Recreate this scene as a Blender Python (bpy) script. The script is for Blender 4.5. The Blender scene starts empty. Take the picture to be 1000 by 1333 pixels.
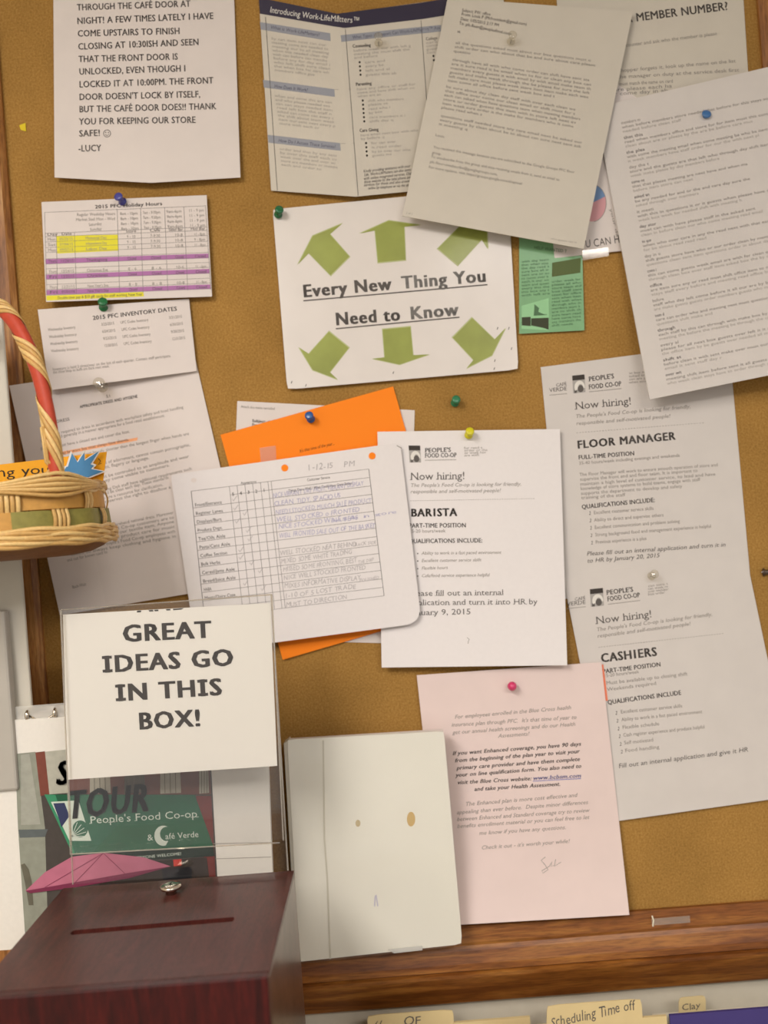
import bpy, bmesh, math, random
from mathutils import Vector, Matrix
from mathutils.geometry import tessellate_polygon
random.seed(7)
sc = bpy.context.scene
col = sc.collection

# ------------------------------------------------------------------ camera, light, exposure
F, TH, DIST, ZC = 1210.0, math.radians(4.4), 1.11, 1.55
CT, ST = math.cos(TH), math.sin(TH)
cam_d = bpy.data.cameras.new('camera'); cam = bpy.data.objects.new('camera', cam_d); col.objects.link(cam)
cam_d.sensor_fit = 'VERTICAL'; cam_d.sensor_height = 36.0; cam_d.lens = 36.0 * F / 1333.0
cam_d.clip_start = 0.02; cam_d.clip_end = 50
cam.matrix_world = Matrix(((CT, ST, 0, 0), (0, 0, -1, -DIST), (-ST, CT, 0, ZC), (0, 0, 0, 1)))
cam_d.dof.use_dof = True; cam_d.dof.focus_distance = 0.99; cam_d.dof.aperture_fstop = 3.0
sc.camera = cam
wd = bpy.data.worlds.new('world'); sc.world = wd; wd.use_nodes = True
wd.node_tree.nodes['Background'].inputs[0].default_value = (1.0, 0.97, 0.95, 1)
wd.node_tree.nodes['Background'].inputs[1].default_value = 0.50

def area(name, loc, target, sx, sy, power, colr):
    d = bpy.data.lights.new(name, 'AREA'); d.shape = 'RECTANGLE'; d.size = sx; d.size_y = sy
    d.energy = power; d.color = colr
    o = bpy.data.objects.new(name, d); col.objects.link(o); o.location = loc
    o.rotation_euler = (Vector(target) - Vector(loc)).to_track_quat('-Z', 'Y').to_euler()
    return o
area('ceiling_lamp_light', (-0.85, -1.95, 2.52), (-0.85, -1.95, 0), 0.6, 1.5, 47, (1.0, 0.955, 0.925))
area('ceiling_lamp_light', (0.9, -2.4, 2.52), (0.9, -2.4, 0), 1.1, 0.5, 30, (1.0, 0.955, 0.925))
sc.view_settings.view_transform = 'Standard'; sc.view_settings.look = 'None'
sc.view_settings.gamma = 1.0; sc.view_settings.use_curve_mapping = False
sc.view_settings.exposure = 0.0

# ------------------------------------------------------------------ geometry of the view
def uv(px, py):
    a, b = px - 500.0, py - 666.5
    return a * CT - b * ST, a * ST + b * CT
def W(px, py, D):                       # photo point -> point at distance D in front of the cork
    u, v = uv(px, py); Z = DIST - D
    return Vector((u / F * Z, -D, ZC - v / F * Z))
def WH(px, py, z):                      # photo point -> point on the horizontal plane z
    u, v = uv(px, py); Z = (ZC - z) * F / v
    return Vector((u / F * Z, Z - DIST, z))
def R(x0, y0, s): return lambda p: (x0 + p[0] / s, y0 + p[1] / s)
I1 = R(0, 0, 1)

# ------------------------------------------------------------------ materials
def lin(c):
    return tuple((x / 12.92 if x <= .04045 else ((x + .055) / 1.055) ** 2.4) for x in [v / 255.0 for v in c]) + (1,)
MATS = {}
def mat(name, rgb, rough=.7, metal=0, noise=0, scale=200, bump=0, spec=.3, coat=0, fluo=None):
    if name in MATS: return MATS[name]
    m = bpy.data.materials.new(name); m.use_nodes = True; nt = m.node_tree; b = nt.nodes['Principled BSDF']
    c = lin(rgb)
    b.inputs['Base Color'].default_value = c; b.inputs['Roughness'].default_value = rough
    b.inputs['Metallic'].default_value = metal; b.inputs['Specular IOR Level'].default_value = spec
    b.inputs['Coat Weight'].default_value = coat; b.inputs['Coat Roughness'].default_value = .15
    if noise or bump:
        tc = nt.nodes.new('ShaderNodeTexCoord'); n = nt.nodes.new('ShaderNodeTexNoise')
        n.inputs['Scale'].default_value = scale; n.inputs['Detail'].default_value = 5
        nt.links.new(tc.outputs['Object'], n.inputs['Vector'])
        if noise:
            r = nt.nodes.new('ShaderNodeValToRGB')
            r.color_ramp.elements[0].position = .3; r.color_ramp.elements[1].position = .7
            r.color_ramp.elements[0].color = tuple(x * (1 - noise) for x in c[:3]) + (1,)
            r.color_ramp.elements[1].color = tuple(min(1, x * (1 + noise)) for x in c[:3]) + (1,)
            nt.links.new(n.outputs['Fac'], r.inputs['Fac']); nt.links.new(r.outputs['Color'], b.inputs['Base Color'])
        if bump:
            bp = nt.nodes.new('ShaderNodeBump'); bp.inputs['Strength'].default_value = bump; bp.inputs['Distance'].default_value = .001
            nt.links.new(n.outputs['Fac'], bp.inputs['Height']); nt.links.new(bp.outputs['Normal'], b.inputs['Normal'])
    MATS[name] = m; return m
def cork_mat():
    m = bpy.data.materials.new('cork'); m.use_nodes = True; nt = m.node_tree; b = nt.nodes['Principled BSDF']
    b.inputs['Roughness'].default_value = .9; b.inputs['Specular IOR Level'].default_value = .15
    tc = nt.nodes.new('ShaderNodeTexCoord')
    def nz(s, d, r=.6):
        n = nt.nodes.new('ShaderNodeTexNoise'); n.inputs['Scale'].default_value = s; n.inputs['Detail'].default_value = d
        n.inputs['Roughness'].default_value = r
        nt.links.new(tc.outputs['Object'], n.inputs['Vector']); return n
    a, c = nz(420, 4, .7), nz(7, 3)
    r = nt.nodes.new('ShaderNodeValToRGB'); e = r.color_ramp.elements
    e[0].position = .28; e[0].color = lin((140, 104, 52)); e[1].position = .72; e[1].color = lin((186, 146, 84))
    k = e.new(.5); k.color = lin((166, 126, 67))
    nt.links.new(a.outputs['Fac'], r.inputs['Fac'])
    r2 = nt.nodes.new('ShaderNodeValToRGB'); r2.color_ramp.elements[0].color = (.82, .80, .74, 1); r2.color_ramp.elements[1].color = (1.1, 1.08, 1.02, 1)
    r2.color_ramp.elements[0].position = .3; r2.color_ramp.elements[1].position = .7
    nt.links.new(c.outputs['Fac'], r2.inputs['Fac'])
    mx = nt.nodes.new('ShaderNodeMix'); mx.data_type = 'RGBA'; mx.blend_type = 'MULTIPLY'; mx.inputs[0].default_value = 1
    nt.links.new(r.outputs['Color'], mx.inputs[6]); nt.links.new(r2.outputs['Color'], mx.inputs[7])
    nt.links.new(mx.outputs[2], b.inputs['Base Color'])
    bp = nt.nodes.new('ShaderNodeBump'); bp.inputs['Strength'].default_value = .35; bp.inputs['Distance'].default_value = .001
    nt.links.new(a.outputs['Fac'], bp.inputs['Height']); nt.links.new(bp.outputs['Normal'], b.inputs['Normal'])
    return m
def wood_mat(name, dark, mid, light, stretch, rough=.4, coat=.15, scale=1.0):
    m = bpy.data.materials.new(name); m.use_nodes = True; nt = m.node_tree; b = nt.nodes['Principled BSDF']
    b.inputs['Roughness'].default_value = rough; b.inputs['Coat Weight'].default_value = coat
    b.inputs['Coat Roughness'].default_value = .25; b.inputs['Specular IOR Level'].default_value = .35
    tc = nt.nodes.new('ShaderNodeTexCoord'); mp = nt.nodes.new('ShaderNodeMapping'); mp.inputs['Scale'].default_value = stretch
    nt.links.new(tc.outputs['Object'], mp.inputs['Vector'])
    n = nt.nodes.new('ShaderNodeTexNoise'); n.inputs['Scale'].default_value = 22 * scale; n.inputs['Detail'].default_value = 5
    n.inputs['Distortion'].default_value = .8
    nt.links.new(mp.outputs['Vector'], n.inputs['Vector'])
    r = nt.nodes.new('ShaderNodeValToRGB'); e = r.color_ramp.elements
    e[0].position = .32; e[0].color = lin(dark); e[1].position = .70; e[1].color = lin(light)
    k = e.new(.5); k.color = lin(mid)
    nt.links.new(n.outputs['Fac'], r.inputs['Fac'])
    f = nt.nodes.new('ShaderNodeTexNoise'); f.inputs['Scale'].default_value = 160 * scale; f.inputs['Detail'].default_value = 3
    nt.links.new(mp.outputs['Vector'], f.inputs['Vector'])
    r2 = nt.nodes.new('ShaderNodeValToRGB'); r2.color_ramp.elements[0].color = (.72, .70, .66, 1); r2.color_ramp.elements[1].color = (1.06, 1.06, 1.06, 1)
    r2.color_ramp.elements[0].position = .35; r2.color_ramp.elements[1].position = .55
    nt.links.new(f.outputs['Fac'], r2.inputs['Fac'])
    mx = nt.nodes.new('ShaderNodeMix'); mx.data_type = 'RGBA'; mx.blend_type = 'MULTIPLY'; mx.inputs[0].default_value = 1
    nt.links.new(r.outputs['Color'], mx.inputs[6]); nt.links.new(r2.outputs['Color'], mx.inputs[7])
    nt.links.new(mx.outputs[2], b.inputs['Base Color'])
    return m
def clear_mat(name, tint=(1, 1, 1), gloss=.06, milky=0.0, rough=.05):
    m = bpy.data.materials.new(name); m.use_nodes = True; nt = m.node_tree
    for n in list(nt.nodes): nt.nodes.remove(n)
    out = nt.nodes.new('ShaderNodeOutputMaterial'); t = nt.nodes.new('ShaderNodeBsdfTransparent'); g = nt.nodes.new('ShaderNodeBsdfGlossy')
    t.inputs['Color'].default_value = tuple(tint) + (1,); g.inputs['Roughness'].default_value = rough
    mx = nt.nodes.new('ShaderNodeMixShader'); mx.inputs[0].default_value = gloss
    nt.links.new(t.outputs[0], mx.inputs[1]); nt.links.new(g.outputs[0], mx.inputs[2])
    last = mx
    if milky:
        d = nt.nodes.new('ShaderNodeBsdfDiffuse'); d.inputs['Color'].default_value = (.85, .83, .78, 1)
        m2 = nt.nodes.new('ShaderNodeMixShader'); m2.inputs[0].default_value = milky
        nt.links.new(mx.outputs[0], m2.inputs[1]); nt.links.new(d.outputs[0], m2.inputs[2]); last = m2
    nt.links.new(last.outputs[0], out.inputs['Surface'])
    return m
CORK = cork_mat()
OAK_H = wood_mat('oak_horizontal', (108, 60, 22), (134, 80, 32), (164, 108, 48), (.35, 4, 4), scale=1.0)
OAK_V = wood_mat('oak_vertical', (122, 74, 32), (160, 106, 52), (192, 142, 82), (6, 6, .45), scale=1.1)
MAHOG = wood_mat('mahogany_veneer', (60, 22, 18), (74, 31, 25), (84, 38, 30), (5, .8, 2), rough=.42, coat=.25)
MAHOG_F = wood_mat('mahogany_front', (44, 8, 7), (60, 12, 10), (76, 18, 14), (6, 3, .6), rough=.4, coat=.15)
WALLM = mat('painted_wall', (206, 198, 180), .85, noise=.03, scale=60, bump=.1)
PAPER = mat('white_paper', (224, 214, 208), .8, noise=.02, scale=30)
PAPER_C = mat('cream_white_paper', (208, 200, 186), .8, noise=.02, scale=30)
PAPER_G = mat('greyish_white_paper', (212, 205, 199), .8, noise=.02, scale=30)
LAMI = mat('laminated_paper', (224, 216, 209), .32, spec=.4, coat=.2, noise=.02, scale=30)
PINK = mat('pale_pink_paper', (228, 208, 202), .8, noise=.02, scale=30)
CORAL = mat('coral_lit_edge', (250, 140, 105), .7)
ORANGE = mat('bright_orange_paper', (252, 136, 26), .75)
GREENP = mat('green_paper', (128, 176, 128), .5, coat=.15, noise=.05, scale=40)
INK = mat('black_print', (62, 56, 52), .7)
INK2 = mat('dark_grey_print', (96, 90, 86), .7)
GREY = mat('grey_print', (150, 143, 136), .8)
LGREY = mat('light_grey_print', (176, 169, 161), .8)
BLUEINK = mat('blue_pen_ink', (178, 174, 200), .8)
PENCIL = mat('grey_pen_ink', (182, 176, 176), .8)
WHITEP = mat('white_print', (226, 222, 214), .7)
TABLEINK = mat('table_rule_print', (128, 122, 120), .8)

# ------------------------------------------------------------------ object helpers
def link(o, parent=None):
    col.objects.link(o)
    if parent is not None: o.parent = parent
    return o
def mesh_obj(name, verts, faces, m, parent=None, smooth=False):
    me = bpy.data.meshes.new(name); me.from_pydata([tuple(v) for v in verts], [], faces); me.update()
    if m: me.materials.append(m)
    if smooth:
        for p in me.polygons: p.use_smooth = True
    o = bpy.data.objects.new(name, me)
    return link(o, parent)
def bm_obj(name, bm, m, parent=None, smooth=False):
    bmesh.ops.recalc_face_normals(bm, faces=bm.faces[:])
    me = bpy.data.meshes.new(name); bm.to_mesh(me); bm.free()
    if m: me.materials.append(m)
    if smooth:
        for p in me.polygons: p.use_smooth = True
    return link(bpy.data.objects.new(name, me), parent)
def tag(o, label, cat, group=None):
    o['label'] = label; o['category'] = cat
    if group: o['group'] = group
    return o
def root(name, label, cat, group=None):                    # Empty at world origin of the thing is moved to its base later
    o = bpy.data.objects.new(name, None); o.empty_display_size = .02; col.objects.link(o)
    return tag(o, label, cat, group)
def bx(bm, lo, hi, bevel=0):
    vs = [bm.verts.new((x, y, z)) for x in (lo[0], hi[0]) for y in (lo[1], hi[1]) for z in (lo[2], hi[2])]
    fs = [bm.faces.new([vs[i] for i in f]) for f in ((0,1,3,2),(4,6,7,5),(0,4,5,1),(2,3,7,6),(0,2,6,4),(1,5,7,3))]
    if bevel:
        es = list({e for f in fs for e in f.edges})
        bmesh.ops.bevel(bm, geom=es, offset=bevel, segments=2, affect='EDGES', profile=.5)
def box_obj(name, lo, hi, m, parent=None, bevel=0):
    bm = bmesh.new(); bx(bm, lo, hi, bevel); return bm_obj(name, bm, m, parent)
def tube(bm, pts, r, seg=6, flat=1.0):
    pts = [Vector(p) for p in pts]; rings = []; n = None
    for i, p in enumerate(pts):
        t = (pts[min(i + 1, len(pts) - 1)] - pts[max(i - 1, 0)]).normalized()
        if n is None:
            n = t.orthogonal().normalized()
        n = (n - t * n.dot(t)).normalized(); b = t.cross(n)
        rr = r(i / (len(pts) - 1)) if callable(r) else r
        rings.append([bm.verts.new(p + (n * math.cos(a) + b * math.sin(a) * flat) * rr) for a in [k * 2 * math.pi / seg for k in range(seg)]])
    for a, b in zip(rings, rings[1:]):
        for k in range(seg): bm.faces.new((a[k], a[(k + 1) % seg], b[(k + 1) % seg], b[k]))
    bm.faces.new(rings[0][::-1]); bm.faces.new(rings[-1])
def lathe(bm, prof, seg=20, M=None):
    rings = []
    for r, z in prof:
        if r < 1e-6: rings.append([bm.verts.new((0, 0, z))])
        else: rings.append([bm.verts.new((r * math.cos(a), r * math.sin(a), z)) for a in [k * 2 * math.pi / seg for k in range(seg)]])
    for a, b in zip(rings, rings[1:]):
        for k in range(seg):
            q = []
            for v in (a[k % len(a)], a[(k + 1) % len(a)], b[(k + 1) % len(b)], b[k % len(b)]):
                if v not in q: q.append(v)
            if len(q) > 2: bm.faces.new(q)
    if M is not None: bmesh.ops.transform(bm, matrix=M, verts=bm.verts[:])

# ------------------------------------------------------------------ glyphs of the built-in font
GL = {}
def glyphs(chars, offset):
    objs = {}
    for c in chars:
        for tagc, s in (('g', c), ('w', c + '|')):
            cu = bpy.data.curves.new('g', 'FONT'); cu.body = s; cu.size = 1; cu.resolution_u = 2; cu.offset = offset if tagc == 'g' else 0
            cu.fill_mode = 'FRONT'
            o = bpy.data.objects.new('g', cu); col.objects.link(o); objs[(c, tagc)] = o
    cu = bpy.data.curves.new('g', 'FONT'); cu.body = '|'; o = bpy.data.objects.new('g', cu); col.objects.link(o); objs['bar'] = o
    bpy.context.view_layer.update()
    dg = bpy.context.evaluated_depsgraph_get()
    def get(o):
        me = o.evaluated_get(dg).to_mesh(); v = [(a.co.x, a.co.y) for a in me.vertices]; f = [tuple(p.vertices) for p in me.polygons]
        o.evaluated_get(dg).to_mesh_clear(); return v, f
    base = max(v[0] for v in get(objs['bar'])[0])
    for c in chars:
        v, f = get(objs[(c, 'g')]); wv, _ = get(objs[(c, 'w')])
        GL[(c, offset > 0)] = (v, f, max(a[0] for a in wv) - base)
    for o in objs.values():
        d = o.data; bpy.data.objects.remove(o); bpy.data.curves.remove(d)
CH = "ABCDEFGHIJKLMNOPQRSTUVWXYZabcdefghijklmnopqrstuvwxyz0123456789.,:;!?'-/&()\"%$@ÉéI™_"
CH = ''.join(dict.fromkeys(CH))
glyphs(CH, 0.0)
GL[(' ', False)] = ([], [], .30)
for c in CH + ' ':                                      # heavier face: the same glyph struck several times side by side
    v, f, a = GL[(c, False)]; V = []; Fc = []
    for dx, dy in ((-.022, 0), (.022, 0), (0, .006), (0, -.006)):
        k = len(V); V += [(x + dx, y + dy) for x, y in v]; Fc += [tuple(i + k for i in q) for q in f]
    GL[(c, True)] = (V, Fc, a + .02)
    V = []; Fc = []
    for dx, dy in ((-.042, .012), (.042, .012), (-.042, -.012), (.042, -.012), (0, 0)):
        k = len(V); V += [(x + dx, y + dy) for x, y in v]; Fc += [tuple(i + k for i in q) for q in f]
    GL[(c, 2)] = (V, Fc, a + .06 + (.14 if c == 'I' else 0))
CAP = max(v[1] for v in GL[('H', False)][0])

def layout(text, p0, p1, h, bold=False, italic=0.0, jit=0.0, serif_i=False, serif=False):
    """glyph triangles in photo units along p0 -> p1"""
    adv = [GL.get((c, bold), GL[('o', bold)])[2] for c in text]
    tot = sum(adv) or 1
    dx, dy = p1[0] - p0[0], p1[1] - p0[1]; L = math.hypot(dx, dy); ex = (dx / L, dy / L); ey = (ex[1], -ex[0])
    sx = L / tot; sy = h / CAP; x = 0; V = []; Fc = []
    for c, a in zip(text, adv):
        v, f, _ = GL.get((c, bold), GL[('o', bold)])
        v = [(q[0] + (.07 if bold == 2 and c == 'I' else 0), q[1]) for q in v]; f = list(f)
        if serif_i and c == 'I':
            xs = [q[0] for q in v]; cx = (min(xs) + max(xs)) / 2; t = .12
            for y0 in (0, CAP - t):
                k = len(v); v += [(cx - .19, y0), (cx + .19, y0), (cx + .19, y0 + t), (cx - .19, y0 + t)]; f.append((k, k + 1, k + 2, k + 3))
        if serif and c.isalpha() and v:                   # little feet give the look of a serif face
            xs = [q[0] for q in v]; lo, hi = min(xs), max(xs)
            if c in 'AFHIKMNPRTYfhiklmnpr':
                for q in ((lo, hi) if c in 'AHKMNRhkmnpr' else ((lo + hi) / 2 if c in 'TYI' else lo,)):
                    k = len(v); v += [(q - .11, 0), (q + .11, 0), (q + .11, .055), (q - .11, .055)]; f.append((k, k + 1, k + 2, k + 3))
        jx = random.uniform(-jit, jit); jy = random.uniform(-jit, jit); js = 1 + random.uniform(-jit, jit) * 1.5; jr = random.uniform(-jit, jit)
        k0 = len(V)
        for (gx, gy) in v:
            gy = gy * js + jy; gx = gx + jx + jr * gy
            X = (x + gx + italic * gy * sy / sx) * sx; Y = gy * sy
            V.append((p0[0] + ex[0] * X + ey[0] * Y, p0[1] + ex[1] * X + ey[1] * Y))
        Fc += [tuple(i + k0 for i in q) for q in f]
        x += a
    return V, Fc

# ------------------------------------------------------------------ sheets
class Sheet:
    """cols: list of ((top px), (bottom px), D top, D bottom); bulge(S, t) adds to D"""
    def __init__(s, cols, bulge=None):
        s.c = cols; s.n = len(cols) - 1; s.b = bulge or (lambda S, t: 0.0); s.acc = {}; s.o = None
    def px(s, S, t):
        k = min(int(S * s.n), s.n - 1); f = S * s.n - k; a, b = s.c[k], s.c[k + 1]
        tx = [a[0][i] + (b[0][i] - a[0][i]) * f for i in (0, 1)]; bx_ = [a[1][i] + (b[1][i] - a[1][i]) * f for i in (0, 1)]
        return tx[0] + (bx_[0] - tx[0]) * t, tx[1] + (bx_[1] - tx[1]) * t
    def D(s, S, t):
        S_ = min(max(S, 0), 1); k = min(int(S_ * s.n), s.n - 1); f = S * s.n - k; a, b = s.c[k], s.c[k + 1]
        d0 = a[2] + (b[2] - a[2]) * f; d1 = a[3] + (b[3] - a[3]) * f
        return d0 + (d1 - d0) * t + s.b(S_, min(max(t, 0), 1))
    def inv(s, x, y):
        best = None
        for k in range(s.n):
            a, b = s.c[k], s.c[k + 1]; f, t = .5, .5
            P0, P1, P2, P3 = a[0], b[0], b[1], a[1]
            for _ in range(6):
                X = (1-f)*(1-t)*P0[0] + f*(1-t)*P1[0] + f*t*P2[0] + (1-f)*t*P3[0]
                Y = (1-f)*(1-t)*P0[1] + f*(1-t)*P1[1] + f*t*P2[1] + (1-f)*t*P3[1]
                fx = (1-t)*(P1[0]-P0[0]) + t*(P2[0]-P3[0]); fy = (1-t)*(P1[1]-P0[1]) + t*(P2[1]-P3[1])
                tx = (1-f)*(P3[0]-P0[0]) + f*(P2[0]-P1[0]); ty = (1-f)*(P3[1]-P0[1]) + f*(P2[1]-P1[1])
                det = fx * ty - fy * tx
                if abs(det) < 1e-9: break
                rx, ry = x - X, y - Y
                f += (rx * ty - ry * tx) / det; t += (fx * ry - fy * rx) / det
            e = max(0, -f, f - 1)
            if best is None or e < best[0]: best = (e, (k + f) / s.n, t)
            if e == 0: break
        return best[1], best[2]
    def on(s, x, y, eps):
        S, t = s.inv(x, y); return W(x, y, s.D(S, t) + eps)
    def build(s, name, m, label=None, cat=None, th=.0004, ns=24, nt=24, parent=None, group=None, round_=None, root_obj=None):
        ns = max(ns, s.n * 8); ns -= ns % s.n
        P = [[None] * (nt + 1) for _ in range(ns + 1)]
        for i in range(ns + 1):
            for j in range(nt + 1):
                S, t = i / ns, j / nt; x, y = s.px(S, t)
                for cn, rad in (round_ or {}).items():    # rounded corners (radius in photo px)
                    cS, ct = cn
                    w = math.dist(s.px(0, .5), s.px(1, .5)); h = math.dist(s.px(.5, 0), s.px(.5, 1))
                    a = abs(S - cS) * w; b = abs(t - ct) * h
                    if a < rad and b < rad:
                        qa, qb = rad - a, rad - b; d = math.hypot(qa, qb); mxx = max(qa, qb)
                        if d > 1e-6:
                            kf = mxx / d; na, nb = rad - qa * kf, rad - qb * kf
                            S2 = cS + (na / w if cS == 0 else -na / w); t2 = ct + (nb / h if ct == 0 else -nb / h)
                            x, y = s.px(S2, t2)
                P[i][j] = (x, y, s.D(S, t))
        V = []; Fc = []
        def vid(p, back):
            V.append(W(p[0], p[1], p[2] - (th if back else 0))); return len(V) - 1
        A = [[vid(P[i][j], 0) for j in range(nt + 1)] for i in range(ns + 1)]
        B = []
        for i in range(ns + 1):
            row = []
            for j in range(nt + 1):
                q = V[A[i][j]]; V.append(Vector((q.x, q.y + th, q.z))); row.append(len(V) - 1)
            B.append(row)
        for i in range(ns):
            for j in range(nt):
                Fc.append((A[i][j], A[i][j+1], A[i+1][j+1], A[i+1][j])); Fc.append((B[i][j], B[i+1][j], B[i+1][j+1], B[i][j+1]))
        nsm = len(Fc)
        loop = [(i, 0) for i in range(ns)] + [(ns, j) for j in range(nt)] + [(i, nt) for i in range(ns, 0, -1)] + [(0, j) for j in range(nt, 0, -1)]
        base = len(V)
        for (i, j) in loop: V.append(V[A[i][j]].copy()); V.append(V[B[i][j]].copy())
        n = len(loop)
        for k in range(n):
            a, b = base + 2 * k, base + 2 * ((k + 1) % n); Fc.append((a, b, b + 1, a + 1))
        s.o = mesh_obj(name, V, Fc, m, parent)
        if s.n == 1:
            for k in range(nsm): s.o.data.polygons[k].use_smooth = True
        if label: tag(s.o, label, cat, group)
        return s.o
    def put(s, V, Fc, m, eps=.0003, name='printed_text'):
        a = s.acc.setdefault((name, m.name, eps), ([], [], m)); k = len(a[0])
        a[0].extend(s.on(x, y, eps) for x, y in V); a[1].extend(tuple(i + k for i in f) for f in Fc)
    def text(s, t, x0, y0, x1, y1, h, m=None, r=I1, bold=False, italic=0.0, jit=0.0, clip=None, name='printed_text', **kw):
        if h < 4 and not bold: h *= 1.15
        V, Fc = layout(t, r((x0, y0)), r((x1, y1)), h, bold, italic, jit, **kw)
        if clip:                                            # keep only what lies below the line clip[0]-clip[1]
            bm = bmesh.new(); vs = [bm.verts.new((x, y, 0)) for x, y in V]
            for f in Fc:
                try: bm.faces.new([vs[i] for i in f])
                except ValueError: pass
            a, b = clip; nrm = Vector((-(b[1] - a[1]), b[0] - a[0], 0))
            bmesh.ops.bisect_plane(bm, geom=bm.verts[:] + bm.edges[:] + bm.faces[:], plane_co=(a[0], a[1], 0), plane_no=nrm, clear_inner=True)
            bm.verts.index_update(); V = [(v.co.x, v.co.y) for v in bm.verts]; Fc = [tuple(v.index for v in f.verts) for f in bm.faces]; bm.free()
        s.put(V, Fc, m or INK, .0003, name)
    def poly(s, pts, m, r=I1, eps=.00015, name='printed_shape', mx=14, own=False):
        pts = [r(p) for p in pts]
        bm = bmesh.new(); vs = [bm.verts.new((x, y, 0)) for x, y in pts]
        for t in tessellate_polygon([[Vector((x, y, 0)) for x, y in pts]]):
            try: bm.faces.new([vs[i] for i in t])
            except ValueError: pass
        for _ in range(6):
            es = [e for e in bm.edges if e.calc_length() > mx]
            if not es: break
            bmesh.ops.subdivide_edges(bm, edges=es, cuts=1); bmesh.ops.triangulate(bm, faces=[f for f in bm.faces if len(f.verts) > 3])
        bm.verts.index_update(); V = [(v.co.x, v.co.y) for v in bm.verts]; Fc = [tuple(v.index for v in f.verts) for f in bm.faces]; bm.free()
        if own or name in ('highlight', 'purple_row', 'heading_bar', 'title_band', 'arrow_outline'): return mesh_obj(name, [s.on(x, y, eps) for x, y in V], Fc, m, s.o)
        s.put(V, Fc, m, eps, name)
    def stroke(s, pts, w, m, r=I1, eps=.00025, name='printed_rule'):
        pts = [r(p) for p in pts]; Q = []
        for a, b in zip(pts, pts[1:]):
            n = max(1, int(math.dist(a, b) / 12))
            for k in range(n): Q.append((a[0] + (b[0]-a[0]) * k / n, a[1] + (b[1]-a[1]) * k / n))
        Q.append(pts[-1]); V = []; Fc = []
        for i, p in enumerate(Q):
            a, b = Q[max(i-1, 0)], Q[min(i+1, len(Q)-1)]; L = math.dist(a, b) or 1; nx, ny = -(b[1]-a[1]) / L * w / 2, (b[0]-a[0]) / L * w / 2
            V += [(p[0]+nx, p[1]+ny), (p[0]-nx, p[1]-ny)]
            if i: k = 2 * i; Fc.append((k-2, k-1, k+1, k))
        s.put(V, Fc, m, eps, name)
    def disc(s, c, rx, ry, m, r=I1, eps=.0002, name='printed_shape', a0=0, a1=2*math.pi, n=24, own=False):
        c = r(c); pts = [(c[0] + rx * math.cos(a0 + (a1-a0)*k/n), c[1] + ry * math.sin(a0 + (a1-a0)*k/n)) for k in range(n if a1 - a0 > 6.28 else n + 1)]
        return s.poly(pts, m, I1, eps, name, own=own)
    def flush(s, parent=None):
        for (name, mn, eps), (V, Fc, m) in s.acc.items():
            o = mesh_obj(name, V, Fc, m, parent or s.o); o['kind'] = 'stuff'
def quad(TL, TR, BR, BL, d, bulge=None):
    if not isinstance(d, (tuple, list)): d = (d,) * 4
    return Sheet([(TL, BL, d[0], d[3]), (TR, BR, d[1], d[2])], bulge)
def curl(amp, lift=0, p=3):            # gentle belly plus a bottom edge lifting off the board
    return lambda S, t: amp * math.sin(math.pi * S) * math.sin(math.pi * t) + lift * t ** p
def grid_lines(s, r, lines, w, m):
    for a, b in lines: s.stroke([a, b], w, m, r)
WORDS = "the store staff must have team shift when needed please make sure that every order and item stays clean for our guests who come through each day with care any questions about this can be sent over by email or left in the office box all members are asked to read it before next week meeting".split()
def words(n):
    out = []; L = 0
    while L < n:
        w = random.choice(WORDS); out.append(w); L += len(w) + 1
    return ' '.join(out)[:n]
def para(s, r, rows, h, m, cw=None, bold=False, italic=0.0, jit=0):
    """rows of (x0,y0,x1,y1[,text]) in r units; h in px"""
    for row in rows:
        a, b = r(row[:2]), r(row[2:4]); L = math.dist(a, b)
        t = row[4] if len(row) > 4 else words(max(2, int(L / (h * (cw or .92)))))
        s.text(t, *row[:4], h, m, r, bold=bold, italic=italic, jit=jit)
def rows(x0, y0, x1, y1, dx, dy, n, last=1.0):
    o = []
    for k in range(n):
        f = last if k == n - 1 else random.uniform(.94, 1)
        o.append((x0 + dx*k, y0 + dy*k, x0 + dx*k + (x1-x0)*f, y0 + dy*k + (y1-y0)*f))
    return o

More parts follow.
